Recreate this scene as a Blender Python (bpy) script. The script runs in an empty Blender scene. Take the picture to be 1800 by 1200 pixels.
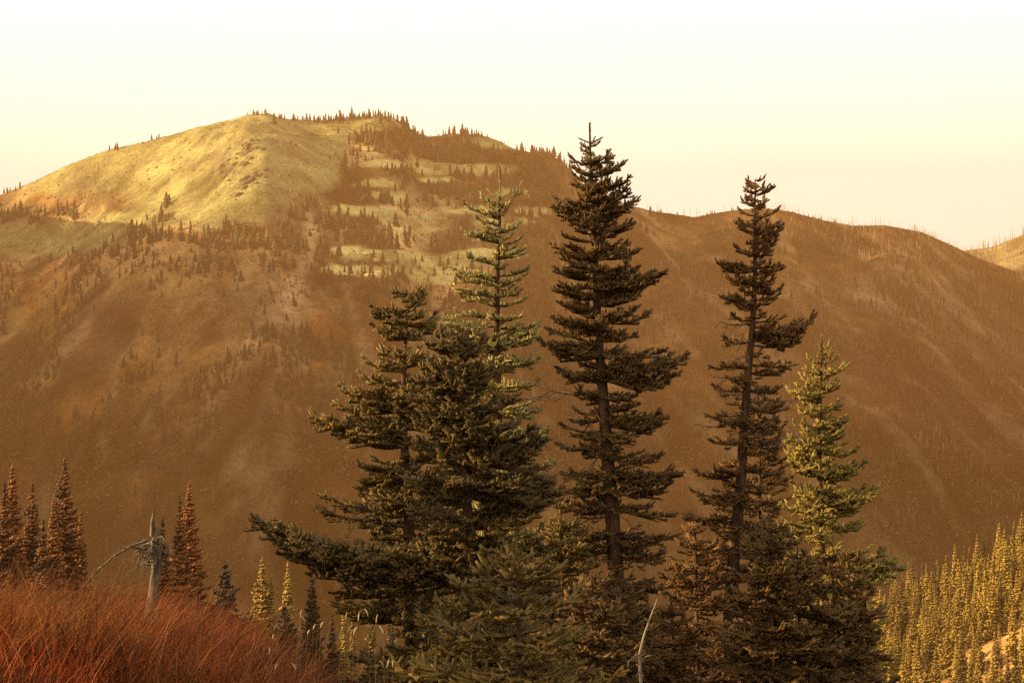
import bpy, math, random
import numpy as np
from mathutils import Vector, Matrix

R = math.radians
AL = 0.67                           # every reflectance below is scaled by this to its real-world value
rnd = random.Random(7)
rng = np.random.default_rng(11)
scene = bpy.context.scene
C = scene.collection

# ------------------------------------------------------------------ camera, sky, sun, exposure
FPX = 2854.0                       # focal length in photo pixels (1800 wide)
cam_d = bpy.data.cameras.new('camera')
cam_d.sensor_width = 36.0
cam_d.lens = 36.0 * FPX / 1800.0
cam_d.clip_start = 0.1
cam_d.clip_end = 30000.0
cam = bpy.data.objects.new('camera', cam_d)
cam.location = (0, 0, 0)
cam.rotation_euler = (R(90), 0, 0)
C.objects.link(cam)
scene.camera = cam

SUN_EL, SUN_AZ = 16.0, -90.0       # azimuth measured from the view direction (+Y), clockwise
sd = Vector((math.sin(R(SUN_AZ)) * math.cos(R(SUN_EL)), math.cos(R(SUN_AZ)) * math.cos(R(SUN_EL)), math.sin(R(SUN_EL))))

world = bpy.data.worlds.new('World')
scene.world = world
world.use_nodes = True
wn = world.node_tree.nodes
wl = world.node_tree.links
wn.clear()
wout = wn.new('ShaderNodeOutputWorld')
wbg = wn.new('ShaderNodeBackground')
sky = wn.new('ShaderNodeTexSky')
sky.sky_type = 'NISHITA'
sky.sun_disc = False
sky.sun_elevation = R(SUN_EL)
sky.sun_rotation = R(SUN_AZ)
sky.dust_density = 4.0
veil = wn.new('ShaderNodeMix')      # smoke-whitened sky: the clear sky seen through a thick even cream overcast
veil.data_type = 'RGBA'
veil.inputs[0].default_value = 0.88
veil.inputs[7].default_value = (3.75, 3.66, 2.95, 1)
warm = wn.new('ShaderNodeMix')
warm.data_type = 'RGBA'
warm.blend_type = 'MULTIPLY'
warm.inputs[0].default_value = 1.0
warm.inputs[7].default_value = (1.0, 0.95, 0.72, 1)
wl.new(sky.outputs[0], warm.inputs[6])
wl.new(warm.outputs[2], veil.inputs[6])
wl.new(veil.outputs[2], wbg.inputs[0])
wbg.inputs[1].default_value = 0.12
wl.new(wbg.outputs[0], wout.inputs[0])

sun_d = bpy.data.lights.new('sun', 'SUN')
sun_d.energy = 5.0
sun_d.angle = R(0.5)
sun_d.color = (1.0, 0.78, 0.38)
sun = bpy.data.objects.new('sun', sun_d)
sun.rotation_euler = sd.to_track_quat('Z', 'Y').to_euler()
C.objects.link(sun)

vs = scene.view_settings
vs.view_transform = 'Standard'
vs.look = 'None'
vs.exposure = 2.2
vs.gamma = 1.0
vs.use_curve_mapping = False
cy = scene.cycles
cy.max_bounces = 5
cy.diffuse_bounces = 2
cy.transmission_bounces = 2
cy.volume_bounces = 1
cy.use_denoising = False         # the fine sampling grain stands in for the photograph's own
cy.caustics_reflective = False
cy.caustics_refractive = False

# ------------------------------------------------------------------ helpers
def px(x, y, Y):
    """World point on the sight line of photo pixel (x, y) at distance Y."""
    return Vector(((x - 900.0) / FPX * Y, Y, (600.0 - y) / FPX * Y))

def smooth(a, b, t):
    t = np.clip((t - a) / (b - a), 0, 1)
    return t * t * (3 - 2 * t)

def hash2(ix, iy, seed):
    h = (ix.astype(np.int64) * 374761393 + iy.astype(np.int64) * 668265263 + seed * 974711) & 0xffffffff
    h = ((h ^ (h >> 13)) * 1274126177) & 0xffffffff
    h = h ^ (h >> 16)
    return (h & 0xffff) / 65535.0

def vnoise(x, y, seed=0):
    x = np.asarray(x, float); y = np.asarray(y, float)
    ix = np.floor(x); iy = np.floor(y)
    fx = x - ix; fy = y - iy
    fx = fx * fx * fx * (fx * (fx * 6 - 15) + 10); fy = fy * fy * fy * (fy * (fy * 6 - 15) + 10)
    a = hash2(ix, iy, seed); b = hash2(ix + 1, iy, seed); c = hash2(ix, iy + 1, seed); d = hash2(ix + 1, iy + 1, seed)
    return (a + (b - a) * fx) * (1 - fy) + (c + (d - c) * fx) * fy

def fbm(x, y, seed=0, octv=4, gain=0.5):
    s = 0.0; a = 1.0; t = 0.0
    for k in range(octv):
        s = s + a * vnoise(x * 2 ** k + 17.3 * k, y * 2 ** k - 9.1 * k, seed + k)
        t += a; a *= gain
    return s / t

def mesh_np(name, V, T, mats, mat_idx=None, smooth_sh=False):
    V = np.ascontiguousarray(V, dtype=np.float32); T = np.ascontiguousarray(T, dtype=np.int32)
    me = bpy.data.meshes.new(name)
    me.vertices.add(len(V)); me.vertices.foreach_set('co', V.ravel())
    k = T.shape[1]
    me.loops.add(T.size); me.loops.foreach_set('vertex_index', T.ravel())
    me.polygons.add(len(T)); me.polygons.foreach_set('loop_start', np.arange(0, T.size, k, dtype=np.int32))
    if smooth_sh:
        me.polygons.foreach_set('use_smooth', np.ones(len(T), dtype=bool))
    for m in mats:
        me.materials.append(m)
    if mat_idx is not None:
        me.polygons.foreach_set('material_index', np.ascontiguousarray(mat_idx, dtype=np.int32))
    me.update(calc_edges=True)
    return me

class MB:
    """Collects triangles."""
    def __init__(s): s.V = []; s.T = []; s.M = []; s.n = 0
    def add(s, V, T, m=0):
        V = np.asarray(V, float).reshape(-1, 3); T = np.asarray(T, int).reshape(-1, 3)
        s.V.append(V); s.T.append(T + s.n); s.M.append(np.full(len(T), m)); s.n += len(V)
    def tube(s, P, rad, sides=6, m=0, cap=True):
        P = np.asarray(P, float); n = len(P); rad = np.broadcast_to(np.asarray(rad, float), (n,))
        D = np.gradient(P, axis=0); D /= np.linalg.norm(D, axis=1)[:, None] + 1e-9
        ref = np.array([0, 0, 1.0]) if abs(D[0][2]) < 0.9 else np.array([1.0, 0, 0])
        A = np.cross(D, ref); A /= np.linalg.norm(A, axis=1)[:, None] + 1e-9
        B = np.cross(D, A)
        ang = np.arange(sides) * 2 * math.pi / sides
        V = P[:, None, :] + rad[:, None, None] * (np.cos(ang)[None, :, None] * A[:, None, :] + np.sin(ang)[None, :, None] * B[:, None, :])
        V = V.reshape(-1, 3); T = []
        for i in range(n - 1):
            for j in range(sides):
                a = i * sides + j; b = i * sides + (j + 1) % sides
                T += [(a, b, b + sides), (a, b + sides, a + sides)]
        if cap:
            V = np.vstack([V, P[-1] + D[-1] * rad[-1] * 0.6]); e = len(V) - 1; o = (n - 1) * sides
            T += [(o + j, o + (j + 1) % sides, e) for j in range(sides)]
        s.add(V, T, m)
    def mesh(s, name, mats, smooth_sh=False):
        if not s.V: return None
        return mesh_np(name, np.vstack(s.V), np.vstack(s.T), mats, np.concatenate(s.M), smooth_sh)

def link(name, me, parent=None, loc=(0, 0, 0), rot=(0, 0, 0), scale=1.0):
    o = bpy.data.objects.new(name, me)
    C.objects.link(o)
    o.location = loc; o.rotation_euler = rot
    o.scale = (scale,) * 3 if not hasattr(scale, '__len__') else scale
    if parent is not None: o.parent = parent
    return o

def tag(o, label=None, cat=None, group=None, kind=None):
    if label: o['label'] = label
    if cat: o['category'] = cat
    if group: o['group'] = group
    if kind: o['kind'] = kind
    return o

def root(name, loc, label, cat, group=None):
    o = bpy.data.objects.new(name, None); C.objects.link(o); o.location = loc
    o.empty_display_size = 0.3
    return tag(o, label, cat, group)

def copy_tree(o, parent=None):
    c = o.copy(); C.objects.link(c)
    if parent is not None: c.parent = parent
    for ch in list(o.children): copy_tree(ch, c)
    return c

# ------------------------------------------------------------------ materials
def mat(name):
    m = bpy.data.materials.new(name); m.use_nodes = True
    nt = m.node_tree; nt.nodes.clear()
    out = nt.nodes.new('ShaderNodeOutputMaterial')
    return m, nt, out

def nd(nt, kind, **kw):
    n = nt.nodes.new(kind)
    for k, v in kw.items(): setattr(n, k, v)
    return n

def ramp(nt, stops):
    r = nt.nodes.new('ShaderNodeValToRGB')
    e = r.color_ramp.elements
    while len(e) < len(stops): e.new(0.5)
    for el, (p, c) in zip(e, stops): el.position = p; el.color = (*c, 1)
    return r

def mixc(nt, mode='MIX', fac=None):
    m = nt.nodes.new('ShaderNodeMix'); m.data_type = 'RGBA'; m.blend_type = mode
    if fac is not None: m.inputs[0].default_value = fac
    return m

def needle_material(name='fir_needles'):
    """Needle colour = the tree's own object colour, varied from shoot to shoot, a little light passing through."""
    m, nt, out = mat(name)
    L = nt.links.new
    oi = nd(nt, 'ShaderNodeObjectInfo'); geo = nd(nt, 'ShaderNodeNewGeometry')
    nz = nd(nt, 'ShaderNodeTexNoise'); nz.inputs['Scale'].default_value = 9.0; nz.inputs['Detail'].default_value = 2.0
    L(geo.outputs['Position'], nz.inputs['Vector'])
    r = ramp(nt, [(0.3, (0.55, 0.5, 0.45)), (0.5, (1, 1, 1)), (0.72, (1.5, 1.35, 1.0))])
    L(nz.outputs[0], r.inputs[0])
    mu = mixc(nt, 'MULTIPLY', 1.0); L(oi.outputs['Color'], mu.inputs[6]); L(r.outputs[0], mu.inputs[7])
    hs = nd(nt, 'ShaderNodeHueSaturation')
    ma = nd(nt, 'ShaderNodeMapRange'); ma.inputs[3].default_value = 0.8; ma.inputs[4].default_value = 1.25
    L(oi.outputs['Random'], ma.inputs[0]); L(ma.outputs[0], hs.inputs['Value']); L(mu.outputs[2], hs.inputs['Color'])
    p = nd(nt, 'ShaderNodeBsdfPrincipled'); p.inputs['Roughness'].default_value = 0.5
    p.inputs['Specular IOR Level'].default_value = 0.12
    L(hs.outputs[0], p.inputs['Base Color'])
    tr = nd(nt, 'ShaderNodeBsdfTranslucent'); L(hs.outputs[0], tr.inputs[0])
    mx = nd(nt, 'ShaderNodeMixShader'); mx.inputs[0].default_value = 0.18
    L(p.outputs[0], mx.inputs[1]); L(tr.outputs[0], mx.inputs[2]); L(mx.outputs[0], out.inputs[0])
    return m

def bark_material(name, c1, c2, scale=18.0, bump=0.6):
    m, nt, out = mat(name)
    L = nt.links.new
    geo = nd(nt, 'ShaderNodeNewGeometry')
    mp = nd(nt, 'ShaderNodeMapping'); mp.inputs['Scale'].default_value = (1, 1, 0.35)
    L(geo.outputs['Position'], mp.inputs[0])
    nz = nd(nt, 'ShaderNodeTexNoise'); nz.inputs['Scale'].default_value = scale; nz.inputs['Detail'].default_value = 6
    L(mp.outputs[0], nz.inputs['Vector'])
    r = ramp(nt, [(0.32, [AL * q for q in c1]), (0.66, [AL * q for q in c2])]); L(nz.outputs[0], r.inputs[0])
    p = nd(nt, 'ShaderNodeBsdfPrincipled'); p.inputs['Roughness'].default_value = 0.85; p.inputs['Specular IOR Level'].default_value = 0.08
    L(r.outputs[0], p.inputs['Base Color'])
    b = nd(nt, 'ShaderNodeBump'); b.inputs['Strength'].default_value = bump; b.inputs['Distance'].default_value = 0.02
    L(nz.outputs[0], b.inputs['Height']); L(b.outputs[0], p.inputs['Normal'])
    L(p.outputs[0], out.inputs[0])
    return m

def foliage_far(name, c1, c2, scale=0.35):
    """Crowns of firs too far off to show needles."""
    m, nt, out = mat(name)
    L = nt.links.new
    oi = nd(nt, 'ShaderNodeObjectInfo'); geo = nd(nt, 'ShaderNodeNewGeometry')
    nz = nd(nt, 'ShaderNodeTexNoise'); nz.inputs['Scale'].default_value = scale; nz.inputs['Detail'].default_value = 4
    L(geo.outputs['Position'], nz.inputs['Vector'])
    ad = nd(nt, 'ShaderNodeMath', operation='ADD'); 
    ma = nd(nt, 'ShaderNodeMapRange'); ma.inputs[3].default_value = -0.16; ma.inputs[4].default_value = 0.16
    L(oi.outputs['Random'], ma.inputs[0]); L(nz.outputs[0], ad.inputs[0]); L(ma.outputs[0], ad.inputs[1])
    r = ramp(nt, [(0.3, [AL * q for q in c1]), (0.68, [AL * q for q in c2])]); L(ad.outputs[0], r.inputs[0])
    p = nd(nt, 'ShaderNodeBsdfPrincipled'); p.inputs['Roughness'].default_value = 0.7
    p.inputs['Specular IOR Level'].default_value = 0.2
    L(r.outputs[0], p.inputs['Base Color'])
    tr = nd(nt, 'ShaderNodeBsdfTranslucent'); L(r.outputs[0], tr.inputs[0])
    mx = nd(nt, 'ShaderNodeMixShader'); mx.inputs[0].default_value = 0.15
    L(p.outputs[0], mx.inputs[1]); L(tr.outputs[0], mx.inputs[2]); L(mx.outputs[0], out.inputs[0])
    return m

def terrain_material(name, bump_dist=1.5, scale=0.03, fine=0.4):
    """Ground cover from the 'cover' colour attribute, broken up by grain at two sizes."""
    m, nt, out = mat(name)
    L = nt.links.new
    at = nd(nt, 'ShaderNodeAttribute'); at.attribute_name = 'cover'
    geo = nd(nt, 'ShaderNodeNewGeometry')
    n1 = nd(nt, 'ShaderNodeTexNoise'); n1.inputs['Scale'].default_value = scale; n1.inputs['Detail'].default_value = 8; n1.inputs['Roughness'].default_value = 0.65
    n2 = nd(nt, 'ShaderNodeTexNoise'); n2.inputs['Scale'].default_value = fine; n2.inputs['Detail'].default_value = 5
    for n in (n1, n2): L(geo.outputs['Position'], n.inputs['Vector'])
    r1 = ramp(nt, [(0.34, (0.35, 0.32, 0.28)), (0.52, (1, 1, 1)), (0.68, (1.75, 1.68, 1.5))]); L(n1.outputs[0], r1.inputs[0])
    r2 = ramp(nt, [(0.3, (0.6, 0.58, 0.55)), (0.7, (1.35, 1.33, 1.3))]); L(n2.outputs[0], r2.inputs[0])
    a = mixc(nt, 'MULTIPLY', 0.8); L(at.outputs['Color'], a.inputs[6]); L(r1.outputs[0], a.inputs[7])
    b = mixc(nt, 'MULTIPLY', 0.8); L(a.outputs[2], b.inputs[6]); L(r2.outputs[0], b.inputs[7])
    p = nd(nt, 'ShaderNodeBsdfPrincipled'); p.inputs['Roughness'].default_value = 0.9
    p.inputs['Specular IOR Level'].default_value = 0.0
    L(b.outputs[2], p.inputs['Base Color'])
    bp = nd(nt, 'ShaderNodeBump'); bp.inputs['Strength'].default_value = 0.8; bp.inputs['Distance'].default_value = bump_dist
    L(n2.outputs[0], bp.inputs['Height']); L(bp.outputs[0], p.inputs['Normal'])
    L(p.outputs[0], out.inputs[0])
    return m

def attr_material(name, rough=0.6, transl=0.3):
    m, nt, out = mat(name)
    L = nt.links.new
    at = nd(nt, 'ShaderNodeAttribute'); at.attribute_name = 'cover'
    p = nd(nt, 'ShaderNodeBsdfPrincipled'); p.inputs['Roughness'].default_value = rough
    p.inputs['Specular IOR Level'].default_value = 0.05
    L(at.outputs['Color'], p.inputs['Base Color'])
    tr = nd(nt, 'ShaderNodeBsdfTranslucent'); L(at.outputs['Color'], tr.inputs[0])
    mx = nd(nt, 'ShaderNodeMixShader'); mx.inputs[0].default_value = transl
    L(p.outputs[0], mx.inputs[1]); L(tr.outputs[0], mx.inputs[2]); L(mx.outputs[0], out.inputs[0])
    return m

M_needle = needle_material()
M_bark = bark_material('fir_bark', (0.030, 0.013, 0.006), (0.12, 0.058, 0.030))
M_twig = bark_material('twig_bark', (0.04, 0.02, 0.011), (0.12, 0.065, 0.04), 40.0, 0.3)
M_dead = bark_material('weathered_dead_wood', (0.040, 0.027, 0.018), (0.19, 0.135, 0.092), 30.0, 0.8)
M_far = foliage_far('distant_fir_crown', (0.048, 0.034, 0.012), (0.125, 0.09, 0.027), 0.05)
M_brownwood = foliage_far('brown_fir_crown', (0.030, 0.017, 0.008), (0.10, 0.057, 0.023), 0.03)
M_brush = foliage_far('autumn_brush', (0.06, 0.030, 0.012), (0.13, 0.068, 0.027), 0.03)
M_hill = foliage_far('hillside_fir_crown', (0.06, 0.033, 0.006), (0.46, 0.275, 0.045), 0.3)
M_rust = foliage_far('rusty_fir_crown', (0.05, 0.017, 0.006), (0.34, 0.105, 0.02), 0.9)
M_gold = foliage_far('golden_fir_crown', (0.05, 0.027, 0.008), (0.38, 0.22, 0.04), 0.9)
M_dark = foliage_far('dark_fir_crown', (0.02, 0.011, 0.006), (0.055, 0.03, 0.012), 0.6)
M_pale = bark_material('bleached_stem', (0.10, 0.07, 0.045), (0.32, 0.24, 0.17), 40.0, 0.4)
M_snag = bark_material('burnt_snag_wood', (0.22, 0.16, 0.11), (0.55, 0.42, 0.30), 0.4, 0.2)
M_mount = terrain_material('mountain_ground', 2.0, 0.02, 0.22)
M_near = terrain_material('hillside_ground', 0.1, 0.4, 4.0)
M_grass = attr_material('dry_grass', 0.55, 0.3)
M_seed = bark_material('pale_seed_head', (0.25, 0.18, 0.09), (0.5, 0.4, 0.22), 60, 0.2)
M_rock = bark_material('weathered_rock', (0.075, 0.058, 0.036), (0.20, 0.16, 0.095), 0.25, 0.8)
M_cone = bark_material('fir_cone', (0.06, 0.018, 0.012), (0.20, 0.05, 0.028), 60, 0.6)

# ------------------------------------------------------------------ the mountain
SKY = [(-900, 560), (-500, 480), (-200, 400), (-60, 352), (0, 338), (60, 314), (120, 285), (180, 262), (215, 254), (260, 246), (330, 232), (400, 216), (440, 203), (470, 199),
       (500, 206), (560, 208), (620, 206), (660, 201), (690, 204), (712, 214), (735, 234), (760, 236), (790, 231), (840, 231), (870, 240),
       (905, 258), (935, 264), (965, 264), (990, 282), (1010, 305), (1040, 332), (1080, 348), (1110, 358), (1150, 368), (1190, 373), (1220, 378), (1260, 370), (1300, 364), (1345, 362), (1390, 368),
       (1440, 382), (1500, 393), (1555, 392), (1620, 404), (1670, 426), (1720, 450), (1770, 468), (1800, 478), (1900, 510), (2100, 580), (2600, 700)]
RD = [(-900, 2250), (-200, 2150), (0, 2150), (200, 2080), (470, 2020), (690, 2060), (880, 2150), (1000, 2280), (1200, 2420), (1500, 2560), (1800, 2700), (2600, 2900)]
YV, ZV = 820.0, -400.0
sky_x = np.array([a for a, b in SKY], float); sky_y = np.array([b for a, b in SKY], float)
rd_x = np.array([a for a, b in RD], float); rd_y = np.array([b for a, b in RD], float)

def mount_h(x, y):
    x = np.asarray(x, float); y = np.asarray(y, float)
    col = 900 + FPX * x / np.maximum(y, 50)
    Rr = np.interp(col, rd_x, rd_y)
    zr = (600 - np.interp(col, sky_x, sky_y)) / FPX * Rr - 3
    t = np.clip((Rr - y) / (Rr - YV), -0.6, 1.3)
    tp = np.clip(t, 0, 1.3)
    prof = 0.80 * tp + 0.20 * tp ** 2.2
    h = zr - (zr - ZV) * prof
    # rolling spurs and gullies running down the face
    env = smooth(0.0, 0.18, tp)
    wx = x + 90 * (fbm(x / 260, y / 260, 5, 3) - 0.5)
    ridged = 1 - np.abs(2 * fbm(wx / 310 + 3.1, y / 900, 21, 3) - 1)
    h = h + env * (70 * (ridged - 0.72) + 34 * (fbm(x / 120, y / 160, 31, 4) - 0.5) + 9 * (fbm(x / 34, y / 40, 41, 3) - 0.5))
    h = h + 5 * (1 - env) * (fbm(x / 30, y / 30, 44, 3) - 0.5) * smooth(0.0, 0.03, tp)
    # a rounded shoulder below the left crest, a bowl beside it and the rocky rib right of the bowl
    cxs = lambda X, Y0: ((x - X), (y - Y0))
    dx, dy = cxs(-520, 2000); h = h - 40 * np.exp(-(dx / 95) ** 2 - (dy / 110) ** 2) * smooth(0.0, 0.12, tp)
    dx, dy = cxs(-430, 1850); h = h - 22 * np.exp(-(dx / 110) ** 2 - (dy / 110) ** 2)
    dx, dy = cxs(-325, 1890); h = h + (30 + 16 * (fbm(x / 16, y / 22, 57, 3) - 0.5)) * np.exp(-((dx + 0.45 * dy) / 75) ** 2 - (dy / 130) ** 2)
    dx, dy = cxs(-160, 1960); h = h + 10 * np.exp(-(dx / 70) ** 2 - (dy / 70) ** 2)
    # benches on the middle face
    be = np.exp(-((x + 40) / 260) ** 2) * smooth(60, -20, h - 110) * smooth(0, 60, h - 20)
    be = np.exp(-((x + 60) / 280) ** 4) * smooth(20, 70, h) * smooth(220, 150, h)
    ph = (h + 10 * fbm(x / 140, y / 140, 61, 2)) / 26.0
    saw = ph - np.floor(ph)
    h = h + be * 9.0 * (smooth(0.0, 0.8, saw) - saw) * 1.0
    # behind the crest it falls away
    back = np.clip(-t, 0, 0.6)
    h = h - back * 900
    # the neighbouring spur on the left, outside the picture, whose shade lies over the valley
    spur = np.interp(y, [700, 1000, 1300, 1640, 1980, 2300, 2700], [-150, 120, 262, 276, 246, 190, 60]) + 24 * (fbm(x / 120, y / 120, 71, 3) - 0.5) - 0.10 * np.maximum(-1200 - x, 0)
    spur = spur - 1.1 * np.maximum(x + 880, 0)
    h = np.maximum(h, spur)
    return h

def grid_xy(xs, ys, hf):
    X, Y = np.meshgrid(xs, ys)
    Z = hf(X, Y)
    V = np.stack([X, Y, Z], -1).reshape(-1, 3)
    nx, ny = len(xs), len(ys)
    i = np.arange(nx * ny).reshape(ny, nx)
    Q = np.stack([i[:-1, :-1], i[:-1, 1:], i[1:, 1:], i[1:, :-1]], -1).reshape(-1, 4)
    return V, Q, X, Y, Z

def set_cover(me, col):
    a = me.color_attributes.new('cover', 'FLOAT_COLOR', 'POINT')
    col = np.concatenate([col * AL, np.ones((len(col), 1))], 1).astype(np.float32)
    a.data.foreach_set('color', col.ravel())

xs = np.concatenate([np.arange(-1650, -860, 20), np.arange(-860, 860, 5.0), np.arange(860, 1500, 20)])
ys = np.arange(480, 2960, 5.0)
V, Q, X, Y, Z = grid_xy(xs, ys, mount_h)

def proj(x, y, z):
    return 900 + FPX * x / y, 600 - FPX * z / y

# where the open meadows lie on the face: (photo column, row) of the middle and half sizes, laid on the slope as ground patches
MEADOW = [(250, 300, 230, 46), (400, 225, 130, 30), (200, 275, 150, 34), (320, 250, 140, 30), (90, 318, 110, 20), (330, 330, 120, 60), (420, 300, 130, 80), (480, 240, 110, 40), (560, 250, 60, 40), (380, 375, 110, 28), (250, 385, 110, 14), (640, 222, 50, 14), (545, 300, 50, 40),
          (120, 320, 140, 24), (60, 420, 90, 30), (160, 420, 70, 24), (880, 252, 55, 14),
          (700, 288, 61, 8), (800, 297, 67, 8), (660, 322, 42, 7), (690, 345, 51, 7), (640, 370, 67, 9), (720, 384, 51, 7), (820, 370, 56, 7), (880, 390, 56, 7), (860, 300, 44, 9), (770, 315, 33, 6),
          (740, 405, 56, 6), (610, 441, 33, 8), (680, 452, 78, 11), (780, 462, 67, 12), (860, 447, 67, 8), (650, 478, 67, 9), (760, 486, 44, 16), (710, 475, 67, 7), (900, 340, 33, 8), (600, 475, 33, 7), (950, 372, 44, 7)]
def meadow_mask(x, y, z, which=None):
    c, r = proj(x, y, z)
    c = c + 26 * (fbm(x / 40, y / 40, 81, 3) - 0.5); r = r + 14 * (fbm(x / 30 + 9, y / 30, 85, 3) - 0.5)
    m = np.zeros_like(c)
    for (a, b, ra, rb) in (which or MEADOW):
        m = np.maximum(m, np.clip(1.6 - 1.25 * (np.abs((c - a) / ra) ** 2.5 + np.abs((r - b) / rb) ** 2.5), 0, 1))
    return m

ME = meadow_mask(X, Y, Z)
gx = np.gradient(Z, axis=1) / np.gradient(X, axis=1); gy = np.gradient(Z, axis=0) / 5.0
steep = np.sqrt(gx ** 2 + gy ** 2)
cc, rr = proj(X, Y, Z)
n1 = fbm(X / 150, Y / 150, 91, 4); n2 = fbm(X / 60, Y / 60, 95, 4)
lf = smooth(250, -250, X)  # left slopes coloured lighter to imitate the golden haze glow there
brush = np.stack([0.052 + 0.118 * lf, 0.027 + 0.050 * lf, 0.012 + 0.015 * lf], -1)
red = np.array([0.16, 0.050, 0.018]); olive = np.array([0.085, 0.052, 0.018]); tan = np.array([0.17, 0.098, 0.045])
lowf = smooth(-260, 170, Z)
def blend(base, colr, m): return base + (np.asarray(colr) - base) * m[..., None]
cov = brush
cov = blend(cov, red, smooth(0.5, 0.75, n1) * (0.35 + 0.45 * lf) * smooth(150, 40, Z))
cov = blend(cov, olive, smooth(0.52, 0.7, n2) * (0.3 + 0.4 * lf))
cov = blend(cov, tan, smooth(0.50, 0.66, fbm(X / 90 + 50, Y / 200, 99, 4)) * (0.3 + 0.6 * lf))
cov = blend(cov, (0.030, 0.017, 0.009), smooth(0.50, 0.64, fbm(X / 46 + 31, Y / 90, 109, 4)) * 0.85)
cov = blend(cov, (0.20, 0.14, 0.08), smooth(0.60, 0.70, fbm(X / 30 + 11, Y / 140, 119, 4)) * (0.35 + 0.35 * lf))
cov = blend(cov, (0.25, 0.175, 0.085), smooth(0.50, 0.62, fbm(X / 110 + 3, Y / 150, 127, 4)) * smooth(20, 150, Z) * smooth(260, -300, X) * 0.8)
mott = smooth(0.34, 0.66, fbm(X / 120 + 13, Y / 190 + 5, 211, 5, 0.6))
cov = cov * ((0.30 + 0.75 * lowf + 0.85 * lowf ** 3) * (0.45 + 1.15 * mott))[..., None]  # ground painted paler with height, imitating the brighter haze near the top
streak = smooth(0.56, 0.70, fbm((X + 0.25 * Y) / 26, Y / 260, 215, 4))
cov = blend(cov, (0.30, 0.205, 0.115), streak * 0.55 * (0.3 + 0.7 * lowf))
cov = blend(cov, (0.022, 0.013, 0.008), smooth(0.55, 0.66, fbm(X / 75 + 71, Y / 170, 129, 4)) * 0.75)
mc = blend(np.stack([0.31 + 0 * X, 0.275 + 0 * X, 0.125 + 0 * X], -1), (0.235, 0.205, 0.093), smooth(0.4, 0.65, n2))
cov = cov + (mc - cov) * ME[..., None]
cov = blend(cov, (0.60, 0.50, 0.21), 0.85 * meadow_mask(X, Y, Z, [q for q in MEADOW if q[1] > 285 and q[0] >= 590]))   # bench grass painted lighter to look sunlit; same grass as the meadow
rock = smooth(1.0, 1.4, steep) * ME * 0.6
rock = np.maximum(rock, np.exp(-((cc - 412) / 42) ** 2 - ((rr - 280) / 40) ** 2) * smooth(0.5, 0.56, fbm(X / 9, Y / 16, 103, 3)))
cov = blend(cov, (0.11, 0.09, 0.065), np.clip(rock, 0, 1))
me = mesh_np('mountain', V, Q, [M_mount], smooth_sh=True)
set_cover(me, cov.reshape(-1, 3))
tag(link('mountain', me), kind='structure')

# the farther burnt ridge that shows at the right edge
def far_h(x, y):
    col = 900 + FPX * x / y
    zr = (600 - np.interp(col, [1400, 1640, 1700, 1745, 1770, 1800, 1900, 2100], [520, 452, 440, 434, 424, 412, 380, 330])) / FPX * 2880
    t = np.clip((2880 - y) / 900, -0.3, 1)
    return zr - np.where(t > 0, 330 * t, -500 * t) + 10 * smooth(0, 0.1, np.abs(t)) * (fbm(x / 40, y / 40, 7, 4) - 0.5)
Vf, Qf, Xf, Yf, Zf = grid_xy(np.arange(700, 1400, 10.0), np.arange(2250, 2985, 10.0), far_h)
me = mesh_np('far_ridge', Vf, Qf, [M_mount], smooth_sh=True)
set_cover(me, blend(np.stack([0.42 + 0 * Xf, 0.33 + 0 * Xf, 0.15 + 0 * Xf], -1), (0.25, 0.18, 0.08), smooth(0.45, 0.6, fbm(Xf / 50, Yf / 50, 17, 4))).reshape(-1, 3))
tag(link('far_ridge_terrain', me), kind='structure')

# ------------------------------------------------------------------ the near hillside, falling away to the right and into the valley
def near_h(x, y):
    x = np.asarray(x, float); y = np.asarray(y, float)
    side = np.log1p(np.exp(np.clip((x + 2.1) * 2.6, -30, 30))) / 2.6
    side = 3.6 * np.tanh(side / 3.6) * 0.75 * smooth(0.5, 7.5, y)
    h = -1.42 - side - 0.155 * np.maximum(y - 8.5, 0) - 0.02 * np.minimum(y, 8.5)
    h = h - 0.20 * np.maximum(y - 125, 0) - 0.5 * np.maximum(y - 330, 0)
    h = h - 0.135 * np.maximum(y - 9, 0) / (1 + np.exp(-np.clip((x + 0.125 * y) / (0.018 * y + 0.25), -30, 30)))
    h = h + 0.12 * (fbm(x / 1.3, y / 1.3, 3, 4) - 0.5) + np.minimum(y / 60, 1) * 1.6 * (fbm(x / 18, y / 18, 8, 3) - 0.5)
    h = h + 0.20 * (fbm(x / 1.6 + 7, y / 2.2, 27, 2) - 0.5) * smooth(4, 7, y) * smooth(40, 20, y)
    # wooded spur across the valley on the right
    cr = 430 + 0.10 * (x - 100)
    s = -73.0 + 0.37 * (x - 99) - 0.055 * (y - 430) + 7 * (fbm(x / 26, y / 34, 13, 3) - 0.5)
    s = s - 0.85 * np.maximum(y - cr, 0) - 2.0 * np.maximum(62 - x, 0) - 0.6 * np.maximum(230 - y, 0)
    bench = np.exp(-((y - 345) / 13) ** 2) * smooth(85, 105, x)
    s = s + 2.0 * bench
    return np.maximum(h, s)
xs = np.concatenate([np.arange(-300, -40, 6), np.arange(-40, -8, 1.0), np.arange(-8, 8, 0.2), np.arange(8, 40, 1.0), np.arange(40, 300, 4)])
ys = np.concatenate([np.arange(-60, 0, 4), np.arange(0, 24, 0.2), np.arange(24, 60, 1), np.arange(60, 620, 4)])
V, Q, X, Y, Z = grid_xy(xs, ys, near_h)
n1 = fbm(X / 14, Y / 14, 23, 4)
cov = blend(np.stack([0.07 + 0 * X, 0.022 + 0 * X, 0.009 + 0 * X], -1), (0.04, 0.018, 0.008), smooth(0.4, 0.6, n1))
spur = smooth(60, 75, X) * smooth(150, 240, Y)
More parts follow.
